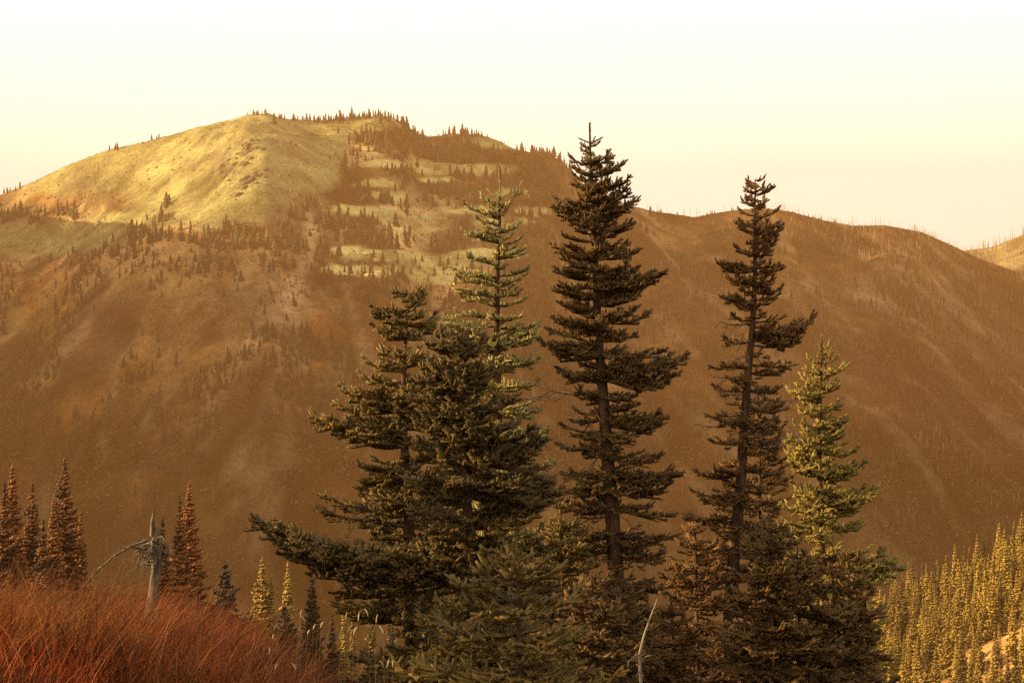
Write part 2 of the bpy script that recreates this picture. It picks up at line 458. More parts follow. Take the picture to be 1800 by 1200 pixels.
cov = blend(cov, (0.09, 0.055, 0.022), spur)
clear = np.clip(np.exp(-((Y - 346) / 18) ** 2 - ((X - 122) / 28) ** 2) * 1.8 + np.exp(-((Y - 322) / 9) ** 2 - ((X - 92) / 16) ** 2) + 0.5 * smooth(0.58, 0.7, fbm(X / 20, Y / 20, 37, 3)), 0, 1) * spur
cov = blend(cov, (0.46, 0.24, 0.095), clear)
me = mesh_np('hillside', V, Q, [M_near], smooth_sh=True)
set_cover(me, cov.reshape(-1, 3))
tag(link('hillside_ground', me), kind='structure')

gm = MB(); gm.add([(-1700, -70, -520), (1560, -70, -520), (1560, 2990, -520), (-1700, 2990, -520)], [(0, 1, 2), (0, 2, 3)])
me = gm.mesh('valley_floor', [M_near]); set_cover(me, np.array([[0.1, 0.07, 0.035]] * 4))
tag(link('ground', me), kind='structure')

# ------------------------------------------------------------------ haze
hz, nt, out = mat('warm_haze')
pv = nd(nt, 'ShaderNodeVolumePrincipled')
pv.inputs['Color'].default_value = (0.25, 0.122, 0.048, 1)
pv.inputs['Density'].default_value = 0.00030
pv.inputs['Anisotropy'].default_value = 0.15
nt.links.new(pv.outputs[0], out.inputs['Volume'])
b = MB()
x0, x1, y0, y1, z0, z1 = -1720, 1580, -90, 3000, -522, 318
b.add([(x0, y0, z0), (x1, y0, z0), (x1, y1, z0), (x0, y1, z0), (x0, y0, z1), (x1, y0, z1), (x1, y1, z1), (x0, y1, z1)],
      [(0, 2, 1), (0, 3, 2), (4, 5, 6), (4, 6, 7), (0, 1, 5), (0, 5, 4), (1, 2, 6), (1, 6, 5), (2, 3, 7), (2, 7, 6), (3, 0, 4), (3, 4, 7)])
tag(link('haze', b.mesh('haze', [hz])), kind='stuff')

# ------------------------------------------------------------------ firs seen from afar
def spire_np(h, rad, tiers, per, seed, tuft=0.2, kt=3, sharp=1.0, base=0.06, sides=4):
    """A narrow subalpine fir: drooping tiers of boughs, each bough a row of small tufts."""
    g = np.random.default_rng(seed)
    V = []; T = []; n = 0
    # trunk
    ts = 6; k = np.arange(ts) * 2 * math.pi / ts
    ring = np.stack([np.cos(k), np.sin(k), 0 * k], -1)
    tv = np.vstack([ring * rad * 0.09 + [0, 0, -0.15 * h * 0.2], ring * rad * 0.012 + [0, 0, h * 0.985], [[0, 0, h]]])
    tt = []
    for j in range(ts):
        a, b_ = j, (j + 1) % ts
        tt += [(a, b_, ts + b_), (a, ts + b_, ts + a), (ts + a, ts + b_, 2 * ts)]
    trunk = (tv, np.array(tt))
    for i in range(tiers):
        f = (i + g.uniform(-0.3, 0.3)) / tiers
        f = min(max(f, 0), 0.995)
        z = h * (base + (0.985 - base) * f)
        rr_ = rad * ((1 - f) ** sharp) * g.uniform(0.72, 1.12) * (0.75 + 0.25 * min(1, f * 6 + 0.3)) + 0.02 * rad
        npb = max(3, int(round(per * (0.45 + 0.55 * (1 - f)))))
        ph = g.uniform(0, 6.28)
        for j in range(npb):
            az = ph + 6.2832 * j / npb + g.uniform(-0.3, 0.3)
            if g.uniform() < 0.08: continue
            L = rr_ * g.uniform(0.6, 1.12)
            dr = g.uniform(-0.5, -0.1) + 0.55 * f
            kk = max(1, int(round(kt * (0.4 + 0.6 * L / rad))))
            for q in range(kk):
                s0 = q / kk * 0.85; s1 = min(1.05, (q + 1.25) / kk)
                zz = lambda s: z + L * (dr * s + 0.28 * s * s)
                a = np.array([L * s0 * math.cos(az), L * s0 * math.sin(az), zz(s0)])
                sp = az + g.uniform(-0.35, 0.35) * (s1)
                e = np.array([L * s1 * math.cos(sp), L * s1 * math.sin(sp), zz(s1) + g.uniform(0, 0.05) * L])
                mid = (a + e) / 2 + [0, 0, 0.02 * L]
                wd = tuft * g.uniform(0.7, 1.25) * (0.55 + 0.6 * (1 - f))
                pr = np.array([-math.sin(az), math.cos(az), 0]) * wd
                up = np.array([0, 0, wd * 0.75])
                V += [a, e, mid + pr, mid - pr, mid + up, mid - up * 0.8]
                T += [(n, n + 2, n + 4), (n, n + 4, n + 3), (n, n + 3, n + 5), (n, n + 5, n + 2), (n + 1, n + 4, n + 2), (n + 1, n + 3, n + 4), (n + 1, n + 5, n + 3), (n + 1, n + 2, n + 5)]
                n += 6
    # pointed tip
    w = 0.03 * rad + tuft * 0.25
    V += [[w, 0, h * .97], [-w * .5, w * .87, h * .97], [-w * .5, -w * .87, h * .97], [0, 0, h * 1.01]]
    T += [(n, n + 1, n + 3), (n + 1, n + 2, n + 3), (n + 2, n, n + 3)]
    return (np.array(V), np.array(T)), trunk

def spire_one(name, args, mcrown):
    (v, t), (tv, tt) = spire_np(*args[0], **args[1])
    b = MB(); b.add(v, t, 0); b.add(tv, tt, 1)
    return b.mesh(name, [mcrown, M_bark])

# wooded spur on the right: the larger firs one by one, the rest as one wood
hill_var = []
for s in range(7):
    hill_var.append(spire_one('hillside_fir', ((12.0, 1.75 + 0.45 * (s % 3), 19 + s % 5, 9, 100 + s), dict(tuft=0.44, kt=3, sharp=(0.8, 1.0, 1.15)[s % 3])), M_hill))
cand = []
g = np.random.default_rng(5)
tries = 0
while len(cand) < 760 and tries < 60000:
    tries += 1
    x = g.uniform(62, 175); y = g.uniform(235, 440)
    if x / y > 0.335 or x / y < 0.19: continue
    z = float(near_h(x, y))
    c, r = proj(x, y, z)
    if r - 0.5 * 12 / y * FPX > 1215: continue
    if y > 432 + 0.1 * (x - 100): continue
    cl = math.exp(-((y - 346) / 18) ** 2 - ((x - 118) / 26) ** 2) * 1.6 + math.exp(-((y - 322) / 8) ** 2 - ((x - 92) / 16) ** 2)
    if g.uniform() < cl * 1.3: continue
    h = g.uniform(8.5, 15) * (0.55 if g.uniform() < 0.33 else 1)
    gap2 = (2.2 + 2.6 * float(vnoise(x / 14, y / 18, 191))) ** 2
    if any((x - q[0]) ** 2 + (y - q[1]) ** 2 < gap2 for q in cand): continue
    cand.append((x, y, z, h))
cand.sort(key=lambda q: -q[3] / q[1] * (2.0 if q[1] > 405 else 1))
wood = MB(); wood_src = []
(v, t), (tv, tt) = spire_np(12.0, 1.7, 18, 7, 300, tuft=0.34, kt=2, sharp=0.85)
for i, (x, y, z, h) in enumerate(cand):
    if i < 290:
        o = link('hillside_fir', hill_var[i % 7], None, (x, y, z - 0.2), (0, 0, g.uniform(0, 6.28)), (h / 12 * g.uniform(0.85, 1.15),) * 2 + (h / 12,))
        cc0 = 900 + FPX * x / y
        side = 'beside the big dark fir' if cc0 < 1640 else ('halfway along it' if cc0 < 1730 else 'at the picture edge')
        band = 'on the right slope crest' if y > 412 else ('high on the right slope' if y > 372 else ('midway up the right slope' if y > 330 else ('low on the right slope' if y > 290 else 'lowest on the right slope')))
        size = 'short' if h < 9 else 'tall'
        tag(o, size + ' golden fir ' + band + ', ' + side, 'fir tree', size + ' firs ' + band + ', ' + side)
    else:
        a = g.uniform(0, 6.28); ca, sa = math.cos(a), math.sin(a)
        Rm = np.array([[ca, -sa, 0], [sa, ca, 0], [0, 0, 1]])
        wood.add(v @ Rm.T * (h / 12) + [x, y, z - 0.2], t, 0)
tag(link('slope_wood', wood.mesh('slope_wood', [M_hill])), 'rest of the firs packed on the right slope', 'wood', kind='stuff')

# mountain conifers
def mini_np(seed, tiers=4, sides=6):
    g = np.random.default_rng(seed); V = []; T = []; n = 0
    for i in range(tiers):
        f = i / tiers
        z0 = 0.02 + 0.9 * f; z1 = min(1.0, z0 + 0.42 * (1 - 0.35 * f)) if i < tiers - 1 else 1.0
        r0 = 0.15 * (1 - f) ** 0.8 + 0.02
        k = np.arange(sides) * 6.2832 / sides + g.uniform(0, 6)
        rr_ = r0 * g.uniform(0.55, 1.25, sides)
        V += [[rr_[j] * math.cos(k[j]), rr_[j] * math.sin(k[j]), z0 - g.uniform(0, 0.05)] for j in range(sides)] + [[0, 0, z1]]
        T += [(n + j, n + (j + 1) % sides, n + sides) for j in range(sides)]
        n += sides + 1
    return np.array(V), np.array(T)
mini = [mini_np(s) for s in range(6)]
mini_me = [mesh_np('mountain_conifer', v, t, [M_far]) for v, t in mini]

# density of the woods on the face, as (column, row, half width, half height, weight)
WOODS = [(560, 208, 70, 14, 2.2), (650, 214, 60, 10, 1.3), (690, 236, 40, 26, 1.6), (600, 245, 45, 12, .8), (700, 268, 110, 24, 2.2), (560, 295, 40, 18, .8), (620, 300, 60, 26, 1.6), (720, 318, 60, 16, 1.6), (640, 345, 55, 24, 2.2),
         (820, 330, 80, 40, 2.2), (850, 260, 60, 24, .8), (930, 330, 60, 50, 1.5), (760, 345, 50, 28, 2.2), (490, 362, 50, 20, 2.0), (470, 350, 26, 12, 2), (585, 405, 60, 34, 2.2), (680, 412, 50, 24, 2.4), (640, 430, 80, 18, 2.0),
         (780, 425, 50, 30, 1.6), (900, 420, 70, 40, 1.2), (285, 357, 15, 11, 8), (205, 378, 14, 8, 3), (295, 387, 22, 8, 6), (250, 385, 14, 6, 3), (410, 405, 20, 14, 8), (155, 352, 20, 9, 2.5), (100, 378, 60, 12, 1.5), (560, 398, 20, 20, 1), 
         (610, 462, 16, 16, 5), (592, 455, 18, 12, 4), (675, 492, 22, 18, 6), (505, 430, 60, 34, 1.2), (800, 470, 18, 24, 4), (870, 480, 60, 34, 1.4), (940, 470, 60, 50, 1.2), (230, 420, 160, 36, 0.8), (320, 450, 180, 40, 0.5), (60, 390, 80, 16, 1.4),
         (430, 455, 60, 30, 1.6), (540, 470, 60, 40, 1.0), (1060, 430, 80, 80, .6), (780, 285, 50, 14, 1.5), (830, 290, 40, 18, 1.6), (960, 300, 50, 30, 1.0), (450, 330, 30, 12, .8), (1000, 420, 50, 60, .9)]
g = np.random.default_rng(9)
N = 90000
cx = g.uniform(-750, 750, N); cyy = g.uniform(900, 2560, N)
cz = mount_h(cx, cyy); c, r = proj(cx, cyy, cz)
w = np.zeros(N)
for (a, b_, ra, rb, wt) in WOODS:
    w += wt * np.exp(-np.abs((c - a) / ra) ** 3 - np.abs((r - b_) / rb) ** 3)
w *= smooth(0.40, 0.58, fbm(cx / 26, cyy / 26, 131, 3)) * 0.9 + 0.1
w *= 1 - 0.97 * (smooth(0.05, 0.4, meadow_mask(cx, cyy, cz)) * (w < 4))
lower = 1.2 * smooth(420, 560, r + 40 * (fbm(cx / 70, cyy / 70, 135, 3) - 0.5)) * (0.06 + 1.3 * smooth(0.48, 0.6, fbm(cx / 55, cyy / 90, 137, 3)))
lower *= np.where(c > 1150, 0.45, 1.0)
keep = (c > -30) & (c < 1830) & (r < 1150) & (r > 190) & (g.uniform(0, 1, N) < np.clip(0.55 * w + 0.36 * lower, 0, 1))
idx = np.nonzero(keep)[0]
hgt = g.uniform(7.5, 17, N) * np.where(g.uniform(0, 1, N) < 0.4, g.uniform(0.35, 0.7, N), 1.0)
open_w = w[idx] - 2 * lower[idx]
size = hgt[idx] / cyy[idx]
order = np.argsort(-(size + 0.004 * np.clip(open_w, 0, 2)))
sel = [i for i in idx[order] if r[i] < 520 and w[i] > 0.25]
def well_apart(cands, n, dmin):
    got = []
    for i in cands:
        if all((c[i] - c[j]) ** 2 + (r[i] - r[j]) ** 2 > dmin ** 2 for j in got):
            got.append(i)
            if len(got) >= n: break
    return got
singles = set(well_apart(sel, 290, 7))
woods_mb = MB(); brown_mb = MB(); rot = g.uniform(0, 6.28, N); wid = g.uniform(1.0, 1.9, N); hgt = hgt * np.where(r > 410 + 0.08 * c, 0.78, 1.0)
for i in idx:
    if i in singles:
        o = link('mountain_conifer', mini_me[i % 6], None, (cx[i], cyy[i], cz[i] - 0.3), (0, 0, rot[i]), (hgt[i] * wid[i], hgt[i] * wid[i], hgt[i]))
        if r[i] < 232 and c[i] < 730: lab, gp = 'small dark conifer in the row along the flat summit of the mountain', 'conifers along the summit'
        elif c[i] < 345 and r[i] < 400: lab, gp = 'small dark conifer in the clumps on the golden meadow left of the summit', 'conifers in the clumps on the golden meadow'
        elif c[i] < 540: lab, gp = 'small conifer at the lower edge of the golden meadow', 'conifers at the lower meadow edge'
        elif r[i] < 400: lab, gp = 'small sunlit conifer on the upper benches right of the summit', 'conifers on the upper benches'
        else: lab, gp = 'small sunlit conifer on the lower bright benches of the mountain', 'conifers on the lower benches'
        size = 'broad' if wid[i] > 1.45 else 'slim'
        lab = lab.replace('small sunlit', size).replace('small', size).replace('dark ', '') + ((', left of the big firs' if c[i] < 640 else ', above the bushy left fir' if c[i] < 790 else ', behind the tall firs') if c[i] >= 540 else (', farther left' if c[i] < 420 else ', nearer the benches') if c[i] >= 345 else '')
        gp = size + ' ' + gp + (', left' if c[i] < 640 else ', middle' if c[i] < 790 else ', right') + (', far left' if c[i] < 420 else '')
        tag(o, lab.replace(' of the mountain', ''), 'conifer', gp)
    else:
        v, t = mini[i % 6]; ca, sa = math.cos(rot[i]), math.sin(rot[i])
        Rm = np.array([[ca, -sa, 0], [sa, ca, 0], [0, 0, 1]])
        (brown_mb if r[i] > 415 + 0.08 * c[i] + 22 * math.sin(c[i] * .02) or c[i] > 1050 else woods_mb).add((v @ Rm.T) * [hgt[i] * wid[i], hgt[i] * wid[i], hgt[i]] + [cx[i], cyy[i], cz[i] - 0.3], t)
tag(link('valley_woods', brown_mb.mesh('valley_woods', [M_brownwood])), kind='stuff')
tag(link('mountain_woods', woods_mb.mesh('mountain_woods', [M_far])), kind='stuff')
print('mountain conifers', len(idx))

# rock outcrops standing out of the sunlit meadow
def ground_at(c0, r0, lo=700.0, hi=2400.0):
    Ys = np.linspace(lo, hi, 1400); Xs = (c0 - 900) / FPX * Ys; Zs = mount_h(Xs, Ys)
    j = int(np.argmax(Zs >= (600 - r0) / FPX * Ys))
    return Xs[j], Ys[j], Zs[j]
g = np.random.default_rng(71)
for i in range(64):
    if i < 42: u = g.uniform(0, 1); c0 = 452 - 62 * u + g.normal(0, 9); r0 = 250 + 58 * u + g.normal(0, 7)
    else: u = g.uniform(0, 1); c0 = 470 - 60 * u + g.normal(0, 6); r0 = 292 + 50 * u + g.normal(0, 5)
    x, y, z = ground_at(c0, r0)
    sz = g.uniform(1.2, 4.2)
    V = []; T = []; nu, nv = 9, 6
    for a in range(nv):
        for b_ in range(nu):
            th = math.pi * (a + 0.5) / nv; ph = 6.2832 * b_ / nu
            q = g.uniform(0.6, 1.25)
            V.append((math.sin(th) * math.cos(ph) * q * 1.7, math.sin(th) * math.sin(ph) * q, math.cos(th) * q * 0.8))
    for a in range(nv - 1):
        for b_ in range(nu):
            p, q = a * nu + b_, a * nu + (b_ + 1) % nu
            T += [(p, p + nu, q + nu), (p, q + nu, q)]
    T += [(0, b_, b_ + 1) for b_ in range(1, nu - 1)]
    o = link('rock_outcrop', mesh_np('rock_outcrop', np.array(V), np.array(T), [M_rock]), None, (x, y + .3 * sz, z - 0.30 * sz), (g.uniform(-.3, .3), -0.45 + g.uniform(-.2, .2), g.uniform(-.6, .3)), sz)
    tag(o, 'jagged grey rock in the diagonal outcrop on the golden mountain meadow' if i < 42 else 'jagged grey rock in the lower streak of outcrop on the golden meadow', 'rock', 'rocks of the upper outcrop' if i < 42 else 'rocks of the lower outcrop')

# burnt snags: thin grey trunks left by a fire
def snag_np(seed):
    g = np.random.default_rng(seed); b = MB()
    b.tube([(0, 0, -0.03), (g.uniform(-.01, .01), g.uniform(-.01, .01), .5), (g.uniform(-.02, .02), g.uniform(-.02, .02), 1)], [0.020, 0.015, 0.005], 4)
    for k in range(3):
        z = g.uniform(.4, .9); a = g.uniform(0, 6.28); l = g.uniform(.03, .08)
        b.tube([(0, 0, z), (l * math.cos(a), l * math.sin(a), z + l * .4)], [0.006, 0.003], 3)
    return np.vstack(b.V), np.vstack(b.T)
snags = [snag_np(s) for s in range(5)]
snag_me = [mesh_np('burnt_snag', v, t, [M_snag]) for v, t in snags]
N = 110000
sx = g.uniform(-600, 820, N); sy = g.uniform(950, 2720, N)
sz = mount_h(sx, sy); c, r = proj(sx, sy, sz)
den = smooth(1350, 1600, c) * smooth(760, 560, r) * 1.6 + smooth(1000, 1350, c) * 0.3 + smooth(470, 620, r) * 0.10 + np.exp(-((c - 960) / 60) ** 2 - ((r - 570) / 40) ** 2) * 1.5 + np.exp(-((c - 1180) / 60) ** 2 - ((r - 540) / 50) ** 2)
den *= 0.15 + 0.85 * smooth(0.42, 0.6, fbm(sx / 60, sy / 100, 141, 3))
keep = (c > -20) & (c < 1830) & (r < 1120) & (g.uniform(0, 1, N) < 0.24 * den)
smb = MB()
for i in np.nonzero(keep)[0]:
    v, t = snags[i % 5]; h = g.uniform(5, 12)
    smb.add(v[:15] * [h * (1.3 if r[i] < 560 else 0.75), h * 0.8, h] + [sx[i], sy[i], sz[i]], snags[i % 5][1][:20])
tag(link('burnt_woods', smb.mesh('burnt_woods', [M_snag])), kind='stuff')
print('snags', int(keep.sum()))

# low brush on the open ground of the face
N = 60000
g = np.random.default_rng(81)
bx_ = g.uniform(-640, 820, N); by_ = g.uniform(950, 2560, N); bz_ = mount_h(bx_, by_); c, r = proj(bx_, by_, bz_)
ok = (c > -15) & (c < 1820) & (r < 1150) & (g.uniform(0, 1, N) < 0.12 + 0.88 * smooth(0.42, 0.6, fbm(bx_ / 24, by_ / 40, 171, 3))) & (g.uniform(0, 1, N) > 0.75 * meadow_mask(bx_, by_, bz_))
bx_, by_, bz_ = bx_[ok], by_[ok], bz_[ok]; n = len(bx_)
hh = g.uniform(0.7, 2.6, n); ww = hh * g.uniform(0.4, 0.9, n); a0 = g.uniform(0, 6.28, n)
ring = [np.stack([bx_ + ww * np.cos(a0 + k * 1.5708) * g.uniform(.6, 1.2, n), by_ + ww * np.sin(a0 + k * 1.5708) * g.uniform(.6, 1.2, n), bz_ + hh * g.uniform(0.0, 0.35, n)], -1) for k in range(4)]
top = np.stack([bx_ + ww * g.uniform(-.4, .4, n), by_, bz_ + hh], -1)
V = np.stack(ring + [top], 1).reshape(-1, 3)
T = ((np.arange(n) * 5)[:, None, None] + np.array([(0, 1, 4), (1, 2, 4), (2, 3, 4), (3, 0, 4)])[None]).reshape(-1, 3)
tag(link('mountain_brush', mesh_np('mountain_brush', V, T, [M_brush])), kind='stuff')

# snags and small conifers standing on the skyline, one by one
def ridge_pt(col, back=0):
    Y0 = float(np.interp(col, rd_x, rd_y)) + back
    x = (col - 900) / FPX * Y0
    return x, Y0, float(mount_h(x, Y0))
spots = [('snag', c0) for c0 in np.concatenate([g.uniform(1120, 1300, 26), g.uniform(1360, 1410, 26), g.uniform(1410, 1640, 52), g.uniform(1640, 1700, 12), g.uniform(905, 1010, 8), g.uniform(720, 780, 7)])]
spots += [('conifer', c0) for c0 in np.concatenate([g.uniform(490, 640, 60), g.uniform(430, 470, 12), g.uniform(190, 212, 8), g.uniform(5, 36, 8), g.uniform(245, 280, 3), g.uniform(640, 700, 16), g.uniform(775, 870, 14), g.uniform(1050, 1200, 26), g.uniform(1420, 1470, 12), g.uniform(1230, 1300, 12), g.uniform(880, 1010, 12)])]
for kind, c0 in spots:
    x, y, z = ridge_pt(c0, g.uniform(-12, 6))
    if kind == 'snag':
        h = g.uniform(5, 17)
        o = link('burnt_snag', snag_me[int(g.integers(5))], None, (x, y, z), (g.uniform(-.06, .06), g.uniform(-.06, .06), g.uniform(0, 6)), h)
        tag(o, 'thin bare burnt trunk standing against the sky on the ' + ('right shoulder of the ridge' if c0 > 1020 else 'notched crest right of the summit'), 'dead tree', 'burnt trunks on the right skyline' if c0 > 1020 else 'burnt trunks on the notched crest')
    else:
        h = g.uniform(5, 11) * (0.7 if c0 > 1020 else 1)
        o = link('skyline_conifer', mini_me[int(g.integers(6))], None, (x, y, z - 0.5), (0, 0, g.uniform(0, 6)), (h * 1.3, h * 1.3, h))
        if c0 < 40: lab, gp = 'tiny conifer on the skyline at the left edge of the picture', 'conifers at the left end of the skyline'
        elif c0 < 285: lab, gp = 'tiny conifer on the rounded knoll of the left skyline', 'conifers on the left knoll'
        elif c0 < 480: lab, gp = 'tiny conifer on the pointed summit of the mountain', 'conifers on the pointed summit'
        elif c0 < 705: lab, gp = 'tiny conifer against the sky on the flat top right of the summit', 'skyline conifers on the flat top'
        elif c0 < 1020: lab, gp = 'tiny conifer on the second hump of the skyline', 'conifers on the second hump'
        else: lab, gp = 'tiny conifer on the low right part of the skyline', 'conifers on the right skyline'
        tag(o, lab, 'conifer', gp)
# the far ridge at the right edge is covered with pale snags
fb = MB()
for k in range(900):
    y = g.uniform(2560, 2880); c0 = g.uniform(1660, 1830); x = (c0 - 900) / FPX * y
    v, t = snags[k % 5]; h = g.uniform(8, 20)
    fb.add(v[:15] * [h * 1.4, h * 1.4, h] + [x, y, float(far_h(np.array(x), np.array(y)))], t[:20])
tag(link('far_burnt_woods', fb.mesh('far_burnt_woods', [M_snag])), kind='stuff')

# ------------------------------------------------------------------ spire firs beyond the grass and below the big trees
def spire_tree(label, c0, r0, Yd, rad, var, m, group, cat='fir tree'):
    p = px(c0, r0, Yd)
    zb = float(near_h(p.x, Yd)); h = p.z - zb
    (v, t), (tv, tt) = spire_np(h, rad, int(h * 4.6), 13, var, tuft=0.10 + 0.0008 * Yd, kt=5, sharp=0.9)
    o = root('spire_fir', (p.x, Yd, zb), label, cat, group)
    b = MB(); b.add(v, t); link('crown', b.mesh('crown', [m]), o)
    b = MB(); b.add(tv, tt); link('trunk', b.mesh('trunk', [M_bark]), o)
    return o
GL = 'slender firs beyond the red grass'
SP = [('tall rusty spire fir cut by the left picture edge, second peak from the left', 22, 812, 98, 1.5, 'r'),
      ('rusty spire fir with lower pointed top at the very left edge', 8, 842, 94, 1.2, 'r'),
      ('narrow rusty spire fir third from the left, standing free', 57, 843, 99, 1.25, 'r'),
      ('tallest and broadest rusty spire fir of the left cluster', 114, 800, 100, 1.75, 'r'),
      ('orange spire fir tucked against the left side of the tallest rusty spire', 94, 870, 95, 1.0, 'r'),
      ('low orange spire fir between the free narrow spire and the tallest one', 76, 912, 92, .95, 'r'),
      ('small rusty spire fir against the right side of the tallest rusty spire', 142, 896, 102, .9, 'r'),
      ('dark tall spire fir of the pair right of the splintered stump', 333, 842, 104, 1.5, 'r'),
      ('orange lower spire fir of the pair right of the splintered stump', 316, 872, 100, 1.0, 'r'),
      ('thin orange fir directly behind the splintered grey stump', 286, 906, 100, .75, 'r'),
      ('small dark fir rising from the grass right of the spire pair', 396, 985, 90, 1.0, 'd'),
      ('golden spire fir with bright needles right of the red grass', 461, 978, 118, 1.25, 'g'),
      ('thin golden fir squeezed against the brightest golden spire', 477, 1010, 118, .7, 'g'),
      ('golden fir with leaning shape under the long low bough', 506, 984, 122, 1.1, 'g'),
      ('tall dark spire fir right under the long low bough', 548, 985, 118, 1.5, 'd'),
      ('golden slim fir left of the pair in the gap below the big trees', 604, 1050, 128, .9, 'g'),
      ('golden slim fir right of the pair in the gap below the big trees', 620, 1058, 126, .8, 'g'),
      ('golden mid height fir in the middle of the gap below the big trees', 652, 1010, 128, 1.2, 'g'),
      ('thin golden fir standing right of the mid height golden one', 684, 1030, 132, .7, 'g'),
      ('orange fir below the dead twigs at the right end of the gap', 728, 1090, 118, 1.3, 'r'),
      ('dark fir between two golden ones at the foot of the gap', 690, 1085, 120, 1.4, 'd'),
      ('dark fir at the bottom edge left in the gap', 584, 1075, 116, 1.3, 'd'),
      ('orange tip of a small fir beside the pale curved dead stem', 1153, 1092, 120, .7, 'r'),
      ('tiny golden fir tip poking from the grass edge left', 416, 1066, 106, .6, 'g'),
      ('tiny golden fir tip poking from the grass edge right', 436, 1072, 108, .6, 'g'),
      ('dark stout fir standing behind the golden spire', 500, 1060, 112, 1.6, 'd'),
      ('dark fir rising behind the orange one near the big trunks', 760, 1080, 120, 1.6, 'd')]
for i, (lab, c0, r0, Yd, rad, k) in enumerate(SP):
    spire_tree(lab, c0, r0, Yd, rad, 500 + i, {'r': M_rust, 'g': M_gold, 'd': M_dark}[k], GL if c0 < 400 else 'slender firs in the gap below the big trees')

# ------------------------------------------------------------------ fir boughs for the big trees
def needles_np(shoots, per_m, nl, nw, g):
    P = []; A = []
    for pts, n in shoots:
        pts = np.asarray(pts); seg = np.linalg.norm(np.diff(pts, axis=0), axis=1); tot = seg.sum()
        k = max(6, int(tot * per_m)); s = g.uniform(0.0, 1.03, k) * tot
        cs = np.concatenate([[0], np.cumsum(seg)])
        j = np.clip(np.searchsorted(cs, s) - 1, 0, len(seg) - 1)
        d = np.diff(pts, axis=0)[j] / seg[j][:, None]
        P.append(pts[j] + d * (s - cs[j])[:, None]); A.append(d)
    P = np.vstack(P); A = np.vstack(A); k = len(P)
    r = g.normal(size=(k, 3)); r -= (r * A).sum(1)[:, None] * A
    r /= np.linalg.norm(r, axis=1)[:, None] + 1e-9
    d = r + A * g.uniform(0.1, 0.6, k)[:, None]; d[:, 2] += 0.3
    d /= np.linalg.norm(d, axis=1)[:, None]
    s = np.cross(d, g.normal(size=(k, 3))); s /= np.linalg.norm(s, axis=1)[:, None] + 1e-9
    l = nl * g.uniform(0.7, 1.2, k)[:, None]
    V = np.stack([P + s * nw, P - s * nw, P + d * l], 1).reshape(-1, 3)
    return V, np.arange(3 * k).reshape(-1, 3)

